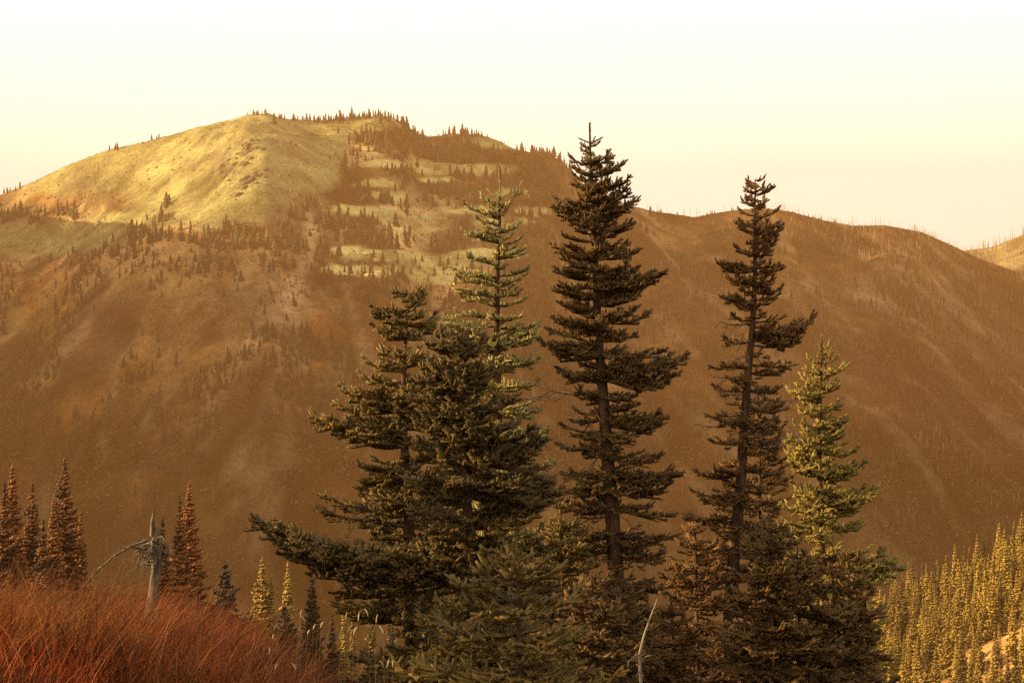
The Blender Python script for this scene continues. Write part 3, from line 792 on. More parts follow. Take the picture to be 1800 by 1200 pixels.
def bough_np(L, seed, style='full'):
    g = np.random.default_rng(seed); W = MB(); F = MB(); shoots = []
    s = np.linspace(0, 1, 9)
    sag = g.uniform(0.02, 0.11); wob = g.uniform(-0.09, 0.09)
    ax = np.stack([L * s, L * wob * np.sin(3.0 * s), L * (-sag * np.sin(math.pi * s) + g.uniform(0.02, 0.14) * s ** 3)], -1)
    rad0 = 0.006 + 0.010 * L
    W.tube(ax, rad0 * (1 - 0.85 * s) + 0.0012, 5)
    at = lambda t: np.array([np.interp(t, s, ax[:, i]) for i in range(3)])
    bare = {'full': 0.06, 'light': 0.04, 'sparse': 0.66, 'dead': 2}[style]
    step = {'full': 0.030, 'light': 0.034, 'sparse': 0.050, 'dead': 0.075}[style]
    def tip(pp, a2, e2, l2):
        d2 = np.array([math.cos(a2) * math.cos(e2), math.sin(a2) * math.cos(e2), math.sin(e2)])
        shoots.append(([pp, pp + d2 * l2 * 0.55, pp + d2 * l2 + np.array([0, 0, 0.14 * l2])], 1))
    t = 0.08; side = 1
    while t < 0.99:
        side = -side
        p = at(t); ang = g.uniform(0.6, 1.1) * side
        l = min((0.50 * L * (1 - t) ** 0.75 + 0.04) * g.uniform(0.45, 1.2), 0.30)
        if style == 'light': l = min(l * 0.72, 0.19)
        el = g.uniform(-0.22, 0.34) if style != 'dead' else g.uniform(-0.9, 0.35)
        up = style == 'full' and g.uniform() < 0.14
        if up: el = g.uniform(0.6, 1.2); l = g.uniform(0.04, 0.10)
        d = np.array([math.cos(ang) * math.cos(el), math.sin(ang) * math.cos(el), math.sin(el)])
        bend = np.array([0.25, 0, 0.05 if style != 'dead' else g.uniform(-0.7, 0.2)])
        q = [p + d * l * u + bend * l * 0.5 * u * u for u in np.linspace(0, 1, 4)]
        W.tube(q, [0.0035, 0.003, 0.0024, 0.0016], 3)
        if style != 'dead':
            f0 = 0 if t > bare else 0.55
            if not (style == 'sparse' and t < 0.3 and g.uniform() < 0.6):
                pts = [q[0] + (q[-1] - q[0]) * f0] + q[2:] if f0 else q
                shoots.append((pts, 1))
            u = 0.22 if f0 == 0 else 0.6; sd_ = 1
            while u < 0.95 and l > 0.06:
                sd_ = -sd_
                pp = q[0] + (q[-1] - q[0]) * u
                a2 = math.atan2(d[1], d[0]) + g.uniform(0.5, 1.0) * sd_
                tip(pp, a2, g.uniform(-0.15, 0.7), min(0.5 * l * (1 - u) + 0.03, 0.095) * g.uniform(0.6, 1.25))
                u += 0.027 / l
        else:
            for _ in range(3):
                if l < 0.08: break
                u = g.uniform(0.3, 0.9); pp = q[0] + (q[-1] - q[0]) * u; d2 = d + g.normal(size=3) * 0.6; d2 /= np.linalg.norm(d2)
                W.tube([pp, pp + d2 * l * 0.25, pp + d2 * l * 0.45 + np.array([0, 0, -0.08 * l])], [0.002, 0.0016, 0.001], 3)
        t += step / L * g.uniform(0.75, 1.3)
    if style != 'dead':
        i0 = 0 if style == 'full' else 5
        shoots.append((ax[max(i0, 1):], 1))
        for _ in range(4):
            tip(ax[-2] + (ax[-1] - ax[-2]) * g.uniform(), g.uniform(-1, 1), g.uniform(0, .7), g.uniform(.04, .08))
        for pts, _ in shoots:
            pts = np.asarray(pts); F.tube(pts, np.linspace(0.010, 0.007, len(pts)), 4)
        v, tt = needles_np(shoots, 820, 0.0175, 0.0015, g); F.add(v, tt)
    return W, F

LENS = [0.16, 0.26, 0.38, 0.55, 0.78, 1.08, 1.45]
BOUGH = {}
tot = 0
for st, nv in (('full', 4), ('light', 3), ('sparse', 3), ('dead', 3)):
    for L in LENS:
        if st in ('sparse', 'dead') and L < 0.3: continue
        for k in range(nv):
            W, F = bough_np(L, int(L * 1000) + 37 * k + {'full': 4, 'light': 9, 'sparse': 6, 'dead': 5}[st] * 101, st)
            wm = W.mesh('bough', [M_dead if st == 'dead' else M_twig]); fm = F.mesh('needles', [M_needle])
            BOUGH.setdefault(st, {}).setdefault(L, []).append((wm, fm))
            tot += len(wm.polygons) + (len(fm.polygons) if fm else 0)
print('bough triangles', tot)

def add_bough(o, wpos, yaw, pitch, length, style, col, roll=0.0, z=None):
    st = BOUGH[style]; L = min(st, key=lambda q: abs(math.log(q / length)))
    wm, fm = st[L][rnd.randrange(len(st[L]))]
    sc = length / L; s2 = min(max(sc, 0.85), 1.2)
    b = link('dead_branch' if style == 'dead' else 'bough', wm, o, Vector(wpos) - o.location, (roll, -pitch, yaw), (sc, s2, s2))
    if fm:
        f = link('needles', fm, b); f.color = (col[0] * AL, col[1] * AL, col[2] * AL, 1)
    return b

def shoot_obj(o, name, wpos, yaw, pitch, length, col, seed, nl=0.018):
    """A single upright or spreading leader shoot."""
    g = np.random.default_rng(seed); F = MB()
    s = np.linspace(0, 1, 6)
    ax = np.stack([length * s, 0.03 * length * np.sin(2.5 * s + seed), 0.04 * length * s * s], -1)
    F.tube(ax, np.linspace(0.009, 0.006, 6), 6)
    v, t = needles_np([(ax, 1)], 1500, nl, 0.0016, g); F.add(v, t)
    f = link(name, F.mesh(name, [M_needle]), o, Vector(wpos) - o.location, (0, -pitch, yaw)); f.color = (col[0] * AL, col[1] * AL, col[2] * AL, 1)
    return f

def fir(label, Yd, path, prof, spacing, col, r_base, style=None, extra=(), leader=None, top_gap=0, n_whorl=6, sparse=0.0, inter=2, bottom=1290, pitch0=0.32, depth=0.85, seed=1, dead=()):
    """path: photo points of the stem from the top down; prof: (row, reach left, reach right) in photo pixels at distance Yd."""
    rr_ = random.Random(seed)
    k = Yd / FPX
    py = np.array([p[1] for p in path], float); pxx = np.array([p[0] for p in path], float)
    stem_x = lambda r: float(np.interp(r, py, pxx))
    bx = (pxx[-1] - 900) * k
    zb = float(near_h(bx, Yd)) - 0.05
    o = root('fir_tree', (bx, Yd, zb), label, 'fir tree', 'big firs on the near slope')
    rows = np.linspace(py[0], 600 - zb / k, 26)
    P = np.array([((stem_x(r) - 900) * k + 0.006 * rr_.uniform(-1, 1), Yd + 0.006 * rr_.uniform(-1, 1), (600 - r) * k) for r in rows]) - np.array(o.location)
    tt = np.linspace(0, 1, len(rows))
    W = MB(); W.tube(P, 0.005 + r_base * tt ** 0.9 * (1 + 0.25 * (tt > 0.97)), 12)
    link('trunk', W.mesh('trunk', [M_bark], True), o)
    pr = np.array([p[0] for p in prof], float); pl = np.array([p[1] for p in prof], float); pq = np.array([p[2] for p in prof], float)
    ptop, pbot = pr[0], min(pr[-1], bottom)
    row = ptop; n = 0
    while row < pbot:
        f = (row - ptop) / (pr[-1] - ptop + 1e-6)
        base = Vector(((stem_x(row) - 900) * k, Yd, (600 - row) * k))
        rl = float(np.interp(row, pr, pl)) * k; rq = float(np.interp(row, pr, pq)) * k
        ph = rr_.uniform(0, 6.28)
        m = n_whorl if rl + rq > 0.3 else max(4, n_whorl - 2)
        az = [rr_.uniform(-.35, .35), math.pi + rr_.uniform(-.35, .35)] + [ph + 6.283 * j / (m - 2) + rr_.uniform(-.3, .3) for j in range(m - 2)]
        az += [rr_.uniform(0, 6.283) for _ in range(inter)]
        for j, a in enumerate(az):
            ca = math.cos(a)
            reach = (rq if ca > 0 else rl) * abs(ca) + depth * 0.5 * (rl + rq) * (1 - abs(ca))
            ln = reach * (rr_.uniform(0.72, 1.1) if j < 2 else rr_.uniform(0.5, 1.0))
            zz = rr_.uniform(-0.3, 0.3) * spacing * k
            if j >= m: ln *= 0.75; zz = -rr_.uniform(0.2, 0.8) * spacing * k
            if ln < 0.05: continue
            pit = pitch0 * (1 - min(1, f * 2.2)) ** 1.5 + rr_.uniform(-0.10, 0.15) - 0.14 * f
            stl = style(row, a, rr_) if style else ('sparse' if rr_.random() < sparse else 'full')
            if stl is None: continue
            add_bough(o, base + Vector((0, 0, zz)), a, pit, max(ln / max(0.5, math.cos(pit)), 0.09), stl, col, rr_.uniform(-.2, .2))
        row += spacing * rr_.uniform(0.65, 1.3) * (0.75 + 0.5 * min(1, f * 2)); n += 1
    for (r0, ex, ey, stl) in extra:             # boughs that stand out: from the stem at row r0 to photo point (ex, ey)
        a = Vector(((stem_x(r0) - 900) * k, Yd, (600 - r0) * k)); e = Vector(((ex - 900) * k, Yd, (600 - ey) * k)); d = e - a
        for q in range(1 if stl != 'full' else 3):
            yaw = (0 if d.x > 0 else math.pi) + (0, 0.28, -0.28)[q] * rr_.uniform(.7, 1.2)
            add_bough(o, a + Vector((0, 0, -0.02 * q)), yaw, math.atan2(d.z, abs(d.x)) + (0, .04, -.05)[q], d.length * (1, .88, .85)[q], stl, col, rr_.uniform(-.15, .15))
    for (r0, ex, ey) in dead:
        a = Vector(((stem_x(r0) - 900) * k, Yd, (600 - r0) * k)); e = Vector(((ex - 900) * k, Yd, (600 - ey) * k)); d = e - a
        add_bough(o, a, (0 if d.x > 0 else math.pi) + rr_.uniform(-.3, .3), math.atan2(d.z, abs(d.x)), d.length, 'dead', col)
    if leader:
        for i, (x0, r0, x1, r1) in enumerate(leader):
            a = Vector(((x0 - 900) * k, Yd, (600 - r0) * k)); e = Vector(((x1 - 900) * k, Yd, (600 - r1) * k)); d = e - a
            shoot_obj(o, 'leader_shoot', a, 0 if d.x >= 0 else math.pi, math.atan2(d.z, abs(d.x)), d.length, col, seed * 10 + i, 0.016 if Yd > 14 else 0.02)
    return o

OLIVE = (0.33, 0.25, 0.085, 1); DARK = (0.150, 0.078, 0.025, 1); BROWN = (0.170, 0.080, 0.025, 1); GREEN = (0.185, 0.110, 0.030, 1); SHADEGREEN = (0.115, 0.068, 0.020, 1); BRIGHT = (0.29, 0.20, 0.05, 1)

# tree with two spreading leaders, its top lit
fir('tall fir with lit golden top and a long slanting side leader', 16.6, [(879, 292), (878, 400), (872, 560), (876, 800), (880, 1300)],
    [(372, 40, 20), (400, 44, 40), (440, 54, 36), (480, 80, 60), (520, 66, 46), (575, 96, 70), (640, 92, 80), (720, 95, 90), (800, 100, 100), (900, 110, 110), (1050, 120, 120), (1290, 130, 130)],
    37, OLIVE, 0.10, leader=[(879, 345, 879, 292), (878, 350, 855, 333), (878, 352, 900, 338), (884, 380, 922, 318), (905, 345, 917, 340), (903, 340, 906, 328)], extra=[(386, 818, 362, 'light'), (425, 815, 412, 'light'), (490, 796, 474, 'light'), (485, 930, 474, 'light'), (455, 920, 448, 'light'), (600, 783, 570, 'full'), (600, 948, 580, 'full')],
    seed=3, n_whorl=6, inter=2, pitch0=0.28, style=lambda row, a, q: ('light' if row < 600 else 'full'), dead=[(690, 960, 700), (720, 975, 690), (760, 980, 780)])
# the tallest tree
fir('tallest fir in the middle, dark against the sky, with bare cross shaped tip', 16.75, [(1036, 216), (1040, 330), (1046, 470), (1056, 650), (1070, 830), (1082, 1000), (1096, 1300)],
    [(262, 16, 14), (285, 26, 24), (300, 36, 50), (330, 34, 58), (365, 66, 76), (400, 52, 60), (430, 70, 84), (465, 76, 78), (500, 78, 96), (545, 90, 90), (590, 88, 80), (640, 80, 140), (690, 60, 70), (740, 62, 110), (800, 84, 100), (860, 80, 126), (920, 105, 112), (1000, 125, 105), (1290, 130, 120)],
    31, DARK, 0.135, leader=[(1038, 256, 1036, 216), (1038, 252, 1017, 244), (1039, 252, 1060, 242), (1040, 254, 1047, 240)], extra=[(505, 1172, 482, 'full'), (640, 1212, 632, 'full'), (660, 1195, 660, 'full'), (375, 970, 368, 'full'), (370, 1120, 360, 'full'), (735, 1172, 742, 'full'), (600, 952, 612, 'full'), (830, 1200, 835, 'full')],
    seed=4, n_whorl=6, inter=3, depth=0.8,
    style=lambda row, a, q: (None if 672 < row < 700 and q.random() < .7 else ('sparse' if row > 690 and q.random() < .45 else 'full')), dead=[(760, 1110, 790), (780, 1020, 830), (690, 940, 690), (900, 1150, 880), (880, 1000, 930)])
# bushy tree at left
fir('broad bushy fir at the left of the group with flat tiers and rounded top', 12.2, [(716, 512), (712, 620), (706, 700), (716, 850), (730, 1300)],
    [(522, 22, 20), (550, 62, 42), (590, 66, 46), (625, 70, 50), (665, 74, 58), (705, 100, 60), (760, 106, 80), (820, 96, 100), (900, 110, 120), (1000, 120, 130), (1290, 140, 140)],
    43, GREEN, 0.075, extra=[(545, 655, 546, 'full'), (540, 746, 518, 'full'), (715, 605, 690, 'full'), (760, 548, 742, 'full'), (775, 580, 752, 'full'), (830, 640, 850, 'full'), (905, 555, 905, 'sparse'), (890, 560, 880, 'sparse')],
    leader=[(716, 530, 716, 510)], seed=5, n_whorl=7, inter=1, pitch0=0.16, depth=0.7, dead=[(840, 620, 900), (860, 600, 930), (930, 640, 960), (900, 790, 880), (960, 800, 1010)])
# dark nearer tree in the middle with the long low bough
fir('dark dense nearer fir with a very long low bough reaching left', 10.6, [(792, 576), (803, 640), (812, 760), (826, 950), (840, 1300)],
    [(600, 26, 26), (620, 70, 50), (660, 70, 70), (720, 80, 90), (790, 90, 130), (860, 110, 160), (940, 120, 170), (1040, 100, 180), (1290, 120, 200)],
    40, SHADEGREEN, 0.08, extra=[(985, 440, 958, 'full'), (1000, 470, 968, 'full'), (1010, 520, 1000, 'full'), (985, 560, 985, 'full'), (830, 950, 850, 'full'), (860, 985, 880, 'full'), (1010, 600, 1060, 'sparse'), (800, 960, 790, 'full')],
    leader=[(796, 612, 790, 574), (796, 615, 780, 600)], seed=6, n_whorl=8, inter=4, pitch0=0.3, dead=[(1000, 640, 1040), (1020, 660, 1010), (1040, 680, 1080), (1000, 620, 1000), (1050, 700, 1100)])
# tall right tree, thinning in the middle
fir('tall dark fir at right with dense pointed top and thin ragged middle', 16.95, [(1328, 314), (1328, 420), (1324, 560), (1313, 690), (1302, 850), (1288, 1000), (1276, 1300)],
    [(322, 14, 12), (345, 22, 32), (385, 32, 36), (420, 42, 42), (445, 44, 48), (475, 62, 46), (510, 62, 44), (545, 60, 58), (590, 62, 96), (640, 60, 70), (680, 56, 64), (760, 72, 80), (830, 90, 84), (900, 100, 96), (960, 115, 110), (1290, 140, 140)],
    33, BROWN, 0.12, extra=[(585, 1430, 572, 'full'), (590, 1412, 590, 'full'), (640, 1398, 646, 'sparse'), (470, 1262, 470, 'full'), (640, 1250, 652, 'sparse'), (420, 1372, 408, 'full')], seed=8, n_whorl=5, inter=3,
    style=lambda row, a, q: ('full' if row < 545 else ('dead' if q.random() < .4 else ('sparse' if q.random() < .75 else 'full'))) if row < 780 else ('sparse' if q.random() < .5 else 'full'),
    dead=[(655, 1250, 665), (690, 1260, 690), (680, 1400, 710), (730, 1220, 752), (740, 1400, 765), (620, 1260, 640)])
# companion behind it
fir('small dark fir with two thin upright stems beside the ragged trunk', 17.4, [(1332, 690), (1335, 760), (1338, 1000), (1338, 1300)],
    [(700, 10, 10), (724, 34, 34), (760, 50, 48), (800, 55, 60), (900, 70, 66), (1000, 80, 70), (1290, 90, 90)], 32, DARK, 0.05, leader=[(1334, 720, 1331, 688), (1342, 726, 1340, 700)], seed=9, n_whorl=5, inter=1)
# bright small tree at right
t5 = fir('shorter fir at right with sunlit yellow green needles and bare gaps in its pink stem', 15.0, [(1444, 590), (1442, 700), (1440, 850), (1446, 1000), (1452, 1300)],
    [(618, 12, 12), (640, 24, 30), (665, 30, 38), (690, 44, 34), (698, 30, 32), (738, 36, 38), (760, 52, 36), (790, 62, 50), (830, 54, 70), (880, 62, 80), (930, 70, 70), (980, 80, 90), (1050, 110, 110), (1290, 130, 130)],
    29, BRIGHT, 0.075, leader=[(1444, 626, 1446, 590), (1444, 614, 1437, 603), (1444, 640, 1454, 620), (1444, 640, 1436, 624)], extra=[(694, 1392, 693, 'full'), (762, 1488, 744, 'full'), (830, 1382, 800, 'full'), (835, 1514, 822, 'full'), (880, 1540, 868, 'full'), (985, 1575, 985, 'full'), (1000, 1590, 1000, 'full')], seed=10, n_whorl=6, inter=3,
    style=lambda row, a, q: None if (706 < row < 722) else ('light' if row < 700 else 'full'), dead=[(900, 1480, 945), (890, 1420, 920)])
for (c0, r0, rt) in ((1436, 640, .2), (1452, 650, -.1), (1458, 634, .1)):
    b = MB(); s = np.linspace(0, 1, 8)
    b.tube(np.stack([0 * s, 0 * s, 0.06 * s], -1), 0.011 * np.sqrt(np.clip(np.sin(math.pi * (0.12 + 0.8 * s)), 0.05, 1)), 8)
    link('cone', b.mesh('cone', [M_cone], True), t5, px(c0, r0, 14.92) - t5.location, (rt, rt, 0))
b = MB(); b.tube([(0, 0, 0), (0.006, 0, .07), (0.012, 0, .13)], [0.022, 0.018, 0.006], 7); b.tube([(0.01, 0, .02), (.08, -.02, -.05), (.17, -.03, -.16)], [0.006, 0.005, 0.002], 4)
link('broken_stub', b.mesh('broken_stub', [M_dead]), t5, px(1440, 890, 14.85) - t5.location)
# low small trees in front
fir('small soft green fir in front of the big trunks with an upright cross shaped tip', 8.6, [(906, 945), (912, 1040), (918, 1300)],
    [(985, 26, 26), (1010, 60, 60), (1050, 100, 90), (1100, 150, 120), (1160, 180, 150), (1290, 200, 180)], 44, GREEN, 0.03, leader=[(908, 985, 906, 944), (908, 985, 862, 966), (908, 988, 940, 972), (906, 980, 899, 955)], seed=12, n_whorl=6, inter=2, pitch0=0.35)
fir('low dark green fir at the bottom edge right of the small cross tipped fir', 9.4, [(1040, 1010), (1040, 1100), (1040, 1300)],
    [(1040, 30, 30), (1080, 70, 60), (1140, 110, 80), (1290, 150, 120)], 46, DARK, 0.03, leader=[(1040, 1040, 1040, 1005)], seed=13, n_whorl=6, inter=2, pitch0=0.35)
fir('dark brown fir filling the bottom edge between the two right trunks', 15.1, [(1222, 915), (1226, 1100), (1228, 1300)],
    [(935, 18, 20), (1000, 46, 50), (1060, 66, 74), (1120, 80, 90), (1290, 120, 120)], 34, BROWN, 0.04, seed=14, n_whorl=6, inter=2, sparse=.3)
fir('broad dark fir at the bottom edge under the bright yellow green one', 12.4, [(1400, 960), (1405, 1100), (1405, 1300)],
    [(990, 30, 30), (1040, 70, 70), (1100, 110, 120), (1160, 130, 150), (1290, 150, 180)], 36, DARK, 0.05, seed=15, n_whorl=7, inter=2)

fir('soft green young fir low between the forked fir and the tallest fir', 13.0, [(985, 872), (988, 962), (990, 1300)],
    [(896, 14, 14), (962, 46, 46), (1042, 80, 76), (1290, 110, 100)], 34, GREEN, 0.035, seed=31, n_whorl=7, inter=3, pitch0=0.3, leader=[(985, 902, 985, 872)])
fir('dark brown young fir in front of the tallest trunk near the bottom edge', 12.2, [(1092, 1000), (1095, 1090), (1097, 1300)],
    [(1024, 16, 16), (1090, 60, 50), (1170, 90, 80), (1290, 130, 110)], 36, DARK, 0.035, seed=32, n_whorl=7, inter=3, pitch0=0.3, leader=[(1092, 1030, 1092, 1000)])
fir('dark young fir filling the gap left of the ragged trunk', 12.4, [(1180, 1052), (1183, 1142), (1185, 1300)],
    [(1076, 16, 16), (1142, 50, 46), (1222, 70, 70), (1312, 110, 110)], 31, BROWN, 0.035, seed=33, n_whorl=7, inter=3, pitch0=0.3, leader=[(1180, 1082, 1180, 1052)])
fir('dark fir rising right of the bright fir at the bottom', 12.6, [(1490, 968), (1493, 1058), (1495, 1300)],
    [(992, 16, 16), (1058, 56, 50), (1138, 90, 84), (1290, 120, 110)], 32, DARK, 0.035, seed=34, n_whorl=7, inter=3, pitch0=0.3, leader=[(1490, 998, 1490, 968)])
fir('dark fir between the ragged trunk and the bright fir', 12.1, [(1352, 900), (1355, 990), (1357, 1300)],
    [(924, 16, 16), (990, 50, 50), (1070, 84, 80), (1290, 120, 120)], 30, DARK, 0.035, seed=35, n_whorl=7, inter=3, pitch0=0.3, leader=[(1352, 930, 1352, 900)])
fir('olive young fir left of the cross tipped one at the bottom edge', 9.6, [(790, 1050), (793, 1140), (795, 1300)],
    [(1074, 24, 24), (1140, 80, 70), (1220, 120, 110), (1310, 170, 150)], 46, GREEN, 0.035, seed=36, n_whorl=7, inter=3, pitch0=0.3, leader=[(790, 1080, 790, 1050)])
fir('dark low fir under the long low bough at the bottom edge', 10.0, [(690, 1150), (693, 1240), (695, 1300)],
    [(1174, 24, 24), (1240, 80, 70), (1320, 100, 90), (1410, 120, 110)], 44, DARK, 0.035, seed=37, n_whorl=7, inter=3, pitch0=0.3, leader=[(690, 1180, 690, 1150)])

# unseen firs added beyond the left picture edge to shade the group's foot
shade = [o for o in C.objects if o.parent is None and o.get('label', '').startswith('broad bushy fir at the left')][0]
for i, (x, y, dz, lab) in enumerate(((-5.0, 12.4, -0.35, 'rearmost unseen fir added for shade beyond the left picture edge'), (-4.7, 10.9, 0.1, 'third unseen fir added for shade beyond the left picture edge'), (-4.5, 9.7, -0.1, 'second unseen fir added for shade beyond the left picture edge'), (-4.3, 8.5, 0.0, 'nearest unseen fir added for shade beyond the left picture edge'))):
    c_ = copy_tree(shade); c_['label'] = lab
    c_.location = (x, y, float(near_h(x, y)) - 1.1 + dz); c_.rotation_euler = (0, 0, 1.3 + i)

# ------------------------------------------------------------------ splintered stump, curved dead stem
o = root('broken_snag', px(272, 1030, 15.5), 'grey splintered dead stump with drooping twigs behind the red grass', 'dead tree')
k = 15.5 / FPX
b = MB(); g = np.random.default_rng(77)
W = MB(); s = np.linspace(0, 1, 7)
W.tube(np.stack([k * np.array([-6, -5, -3, 0, 2, 1, 5]), 0 * s, -0.5 + s * (0.5 + 92 * k)], -1), np.array([17, 15, 11.5, 9.5, 8.5, 6, 2]) * k, 11)
link('trunk', W.mesh('trunk', [M_dead]), o)
for i in range(15):
    a = g.uniform(0, 6.28); r0 = g.uniform(4, 9) * k; h0 = g.uniform(30, 92) * k; h1 = h0 + g.uniform(20, 50) * k
    W = MB(); W.tube([(r0 * math.cos(a), r0 * math.sin(a), h0), (r0 * .9 * math.cos(a), r0 * .9 * math.sin(a), (h0 + h1) / 2), (r0 * .7 * math.cos(a) + g.uniform(-3, 3) * k, r0 * .6 * math.sin(a), h1)], [5 * k, 4 * k, 0.8 * k], 4)
    link('splinter', W.mesh('splinter', [M_dead]), o)
for i in range(40):
    a = g.uniform(0, 6.28); h0 = g.uniform(15, 88) * k; l = g.uniform(16, 60) * k
    d = np.array([math.cos(a), math.sin(a), g.uniform(-.5, .4)]); p = np.array([7 * k * math.cos(a), 7 * k * math.sin(a), h0]); Pq = [p]
    for j in range(5):
        p = p + d * l / 4; d = d + g.normal(size=3) * 0.28 + np.array([0, 0, -0.42]); d /= np.linalg.norm(d); Pq.append(p)
    W = MB(); W.tube(Pq, np.array([1.7, 1.5, 1.2, .9, .7, .4]) * k, 4)
    q = Pq[2]; W.tube([q, q + g.normal(size=3) * l * .22, q + g.normal(size=3) * l * .25 + [0, 0, -.2 * l]], [.9 * k, .6 * k, .3 * k], 3)
    link('twig', W.mesh('twig', [M_dead]), o)
pts = [(262, 948), (235, 957), (208, 972), (185, 992), (165, 1012), (152, 1030)]
W = MB(); W.tube([(((c0 - 272) * k), -0.05 - 0.02 * i, (1030 - r0) * k) for i, (c0, r0) in enumerate(pts)], [2.6 * k, 2.3 * k, 2.1 * k, 1.8 * k, 1.5 * k, 1.1 * k], 6)
W.tube([((185 - 272) * k, -.1, (1030 - 992) * k), ((170 - 272) * k, -.12, (1030 - 1000) * k)], [1.6 * k, .8 * k], 4)
link('arched_branch', W.mesh('arched_branch', [M_dead], True), o)

Yd = 9.0; k = Yd / FPX
p0 = px(1126, 1190, Yd); zb = float(near_h(p0.x, Yd))
o = root('dead_stem', (p0.x, Yd, zb), 'pale bare curved dead stem rising between the dark firs at the bottom', 'dead tree')
W = MB(); pts = [(1128, 1260), (1126, 1190), (1124, 1150), (1131, 1120), (1142, 1088), (1152, 1062), (1156, 1050)]
W.tube([(0, 0, -0.1)] + [((c0 - 1126) * k, 0, (600 - r0) * k - zb) for c0, r0 in pts], np.array([3.2, 3.1, 2.8, 2.5, 2.2, 1.8, 1.4, 0.8]) * k, 7)
link('stem', W.mesh('stem', [M_pale], True), o)
for (a, b_) in (((1125, 1148), (1106, 1160)), ((1128, 1160), (1146, 1150)), ((1140, 1095), (1132, 1084)), ((1126, 1178), (1118, 1186)), ((1106, 1160), (1103, 1172))):
    W = MB(); W.tube([((c0 - 1126) * k, -0.01 * j, (600 - r0) * k - zb) for j, (c0, r0) in enumerate((a, ((a[0] + b_[0]) / 2, (a[1] + b_[1]) / 2 - 3), b_))], [1.4 * k, 1.1 * k, .6 * k], 4)
    link('twig', W.mesh('twig', [M_pale]), o)

# ------------------------------------------------------------------ red grass
g = np.random.default_rng(33)
N = 105000
gx_ = g.uniform(-6.5, 0.25, N); gy_ = g.uniform(4.0, 18.5, N)
ok = (gx_ / gy_ > -0.34) & ((gy_ < 13) | (g.uniform(0, 1, N) < 0.7)) & (gx_ < -0.95 + 1.0 * (fbm(gx_ / .6, gy_ / .6, 151, 2) - .5) - 0.06 * (gy_ - 7))
gx_ = gx_[ok]; gy_ = gy_[ok]; n = len(gx_)
gz_ = near_h(gx_, gy_)
clump = fbm(gx_ / .35, gy_ / .35, 155, 3)
ln = g.uniform(0.14, 0.44, n) * (0.6 + 0.9 * smooth(0.25, 0.8, clump)); tall = g.uniform(0, 1, n) < 0.035; ln[tall] = g.uniform(0.4, 0.75, tall.sum())
tc = g.uniform(0, 1, (46, 2)) * [5.2, 10.0] + [-5.0, 5.5]            # tussocks of longer blades
j = g.integers(0, 46, 5200); q = g.permutation(n)[:5200]
gx_[q] = np.minimum(tc[j, 0], -1.6 + 0.25 * g.normal(size=5200)) + g.normal(0, .10, 5200); gy_[q] = tc[j, 1] + g.normal(0, .10, 5200); gz_[q] = near_h(gx_[q], gy_[q]); ln[q] = g.uniform(.25, .62, 5200)
az = g.normal(0.2, 1.5, n) + 1.2 * (fbm(gx_ / .5, gy_ / .5, 159, 2) - .5); lean = g.uniform(0.05, 0.7, n); curl = g.uniform(0.1, 1.3, n)
wdt = g.uniform(0.0012, 0.0026, n)
dirx, diry = np.cos(az), np.sin(az)
vw = np.stack([np.cos(az + 1.57 + g.normal(0, .6, n)), np.sin(az + 1.57), 0 * az], -1)
rows_ = []
for u in (0, .4, .75, 1.0):
    hor = ln * (lean * u + curl * u * u * .55); ver = ln * (u - 0.35 * curl * u * u)
    cpt = np.stack([gx_ + dirx * hor, gy_ + diry * hor, gz_ - 0.02 + ver], -1)
    wd = wdt * (1 - u * 0.9)
    rows_.append(cpt - vw * wd[:, None]); rows_.append(cpt + vw * wd[:, None])
V = np.stack(rows_, 1).reshape(-1, 3)
bidx = (np.arange(n) * 8)[:, None]
T = np.concatenate([bidx + np.array(q) for q in ((0, 1, 3), (0, 3, 2), (2, 3, 5), (2, 5, 4), (4, 5, 7), (4, 7, 6))], 1).reshape(-1, 3)
me = mesh_np('red_grass', V, T, [M_grass])
cl = np.array([[0.185, 0.031, 0.007]]) * (g.uniform(0.35, 1.5, n) * (0.15 + 1.6 * smooth(0.25, 0.75, fbm(gx_ / .45, gy_ / .6, 163, 3))))[:, None]
hue = smooth(0.45, 0.65, fbm(gx_ / .7 + 5, gy_ / 1.1, 167, 3))[:, None]
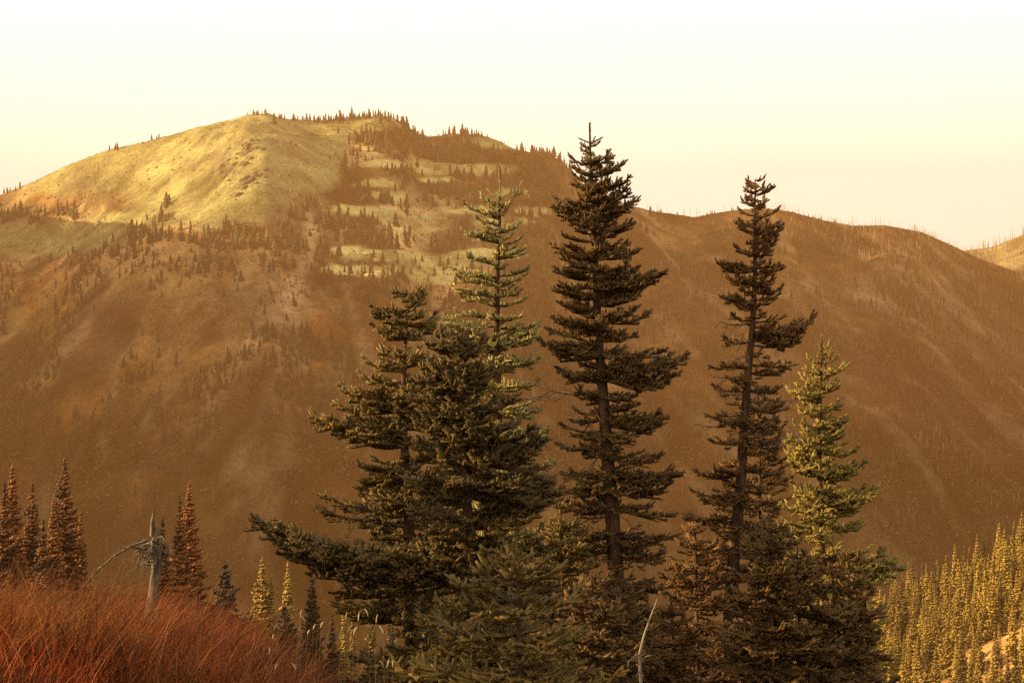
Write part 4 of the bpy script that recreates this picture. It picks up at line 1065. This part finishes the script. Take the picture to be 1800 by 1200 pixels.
cl = cl + (cl * np.array([[0.85, 1.9, 1.8]]) - cl) * hue
strw = (g.uniform(0, 1, n) < 0.06) | (tall & (g.uniform(0, 1, n) < 0.6))
cl[strw] = np.array([[0.42, 0.15, 0.04]]) * g.uniform(0.7, 1.2, strw.sum())[:, None]
cl = np.repeat(cl, 8, axis=0)
set_cover(me, cl)
tag(link('red_grass', me), kind='stuff')

# pale seed heads on thin stalks at the right edge of the grass
def stalk(seed):
    g = np.random.default_rng(seed)
    S = MB(); H = MB(); h = g.uniform(0.45, 0.7); a = g.uniform(-.6, .6)
    P = [(0, 0, 0), (.02 * a, 0, h * .5), (.05 * a, .01, h)]
    S.tube(P, [0.0022, 0.0016, 0.0012], 3)
    d = np.array([.05 * a + .012 * a, 0.01, h]); s = np.linspace(0, 1, 6); l = g.uniform(.03, .055)
    H.tube(np.stack([.05 * a + a * l * .7 * s ** 1.5, 0.01 + 0 * s, h + l * (s - .55 * s * s * abs(a))], -1), 0.0030 * np.sin(math.pi * (0.1 + 0.85 * s)) + .0006, 5)
    return S.mesh('stem', [M_twig]), H.mesh('seed_head', [M_seed])
SV = [stalk(900 + i) for i in range(6)]
g = np.random.default_rng(61)
for i in range(26):
    c0 = g.uniform(470, 690); r0 = g.choice([1090, 1110, 1130, 1150, 1165, 1175]) + g.uniform(-8, 8)
    if i < 5: c0 = (545, 532, 590, 655, 470)[i]; r0 = (1095, 1115, 1125, 1150, 1150)[i]
    Yd = 8.3 + g.uniform(-.8, .8); p = px(c0, r0, Yd); zb = float(near_h(p.x, Yd))
    sm, hm = SV[i % 6]; hh = max(v.co.z for v in sm.vertices)
    sc = max((p.z - zb) / hh, 0.4)
    o = root('grass_stalk', (p.x, Yd, zb), 'thin dry grass stalk with a pale lit seed head at the grass edge', 'grass stalk', 'pale seed heads at the bottom edge')
    link('stem', sm, o, (0, 0, 0), (0, 0, 0), (1, 1, sc)); 
    link('seed_head', hm, o, (0, 0, hh * (sc - 1)), (0, 0, 0), 1)
print('objects', len(bpy.data.objects))
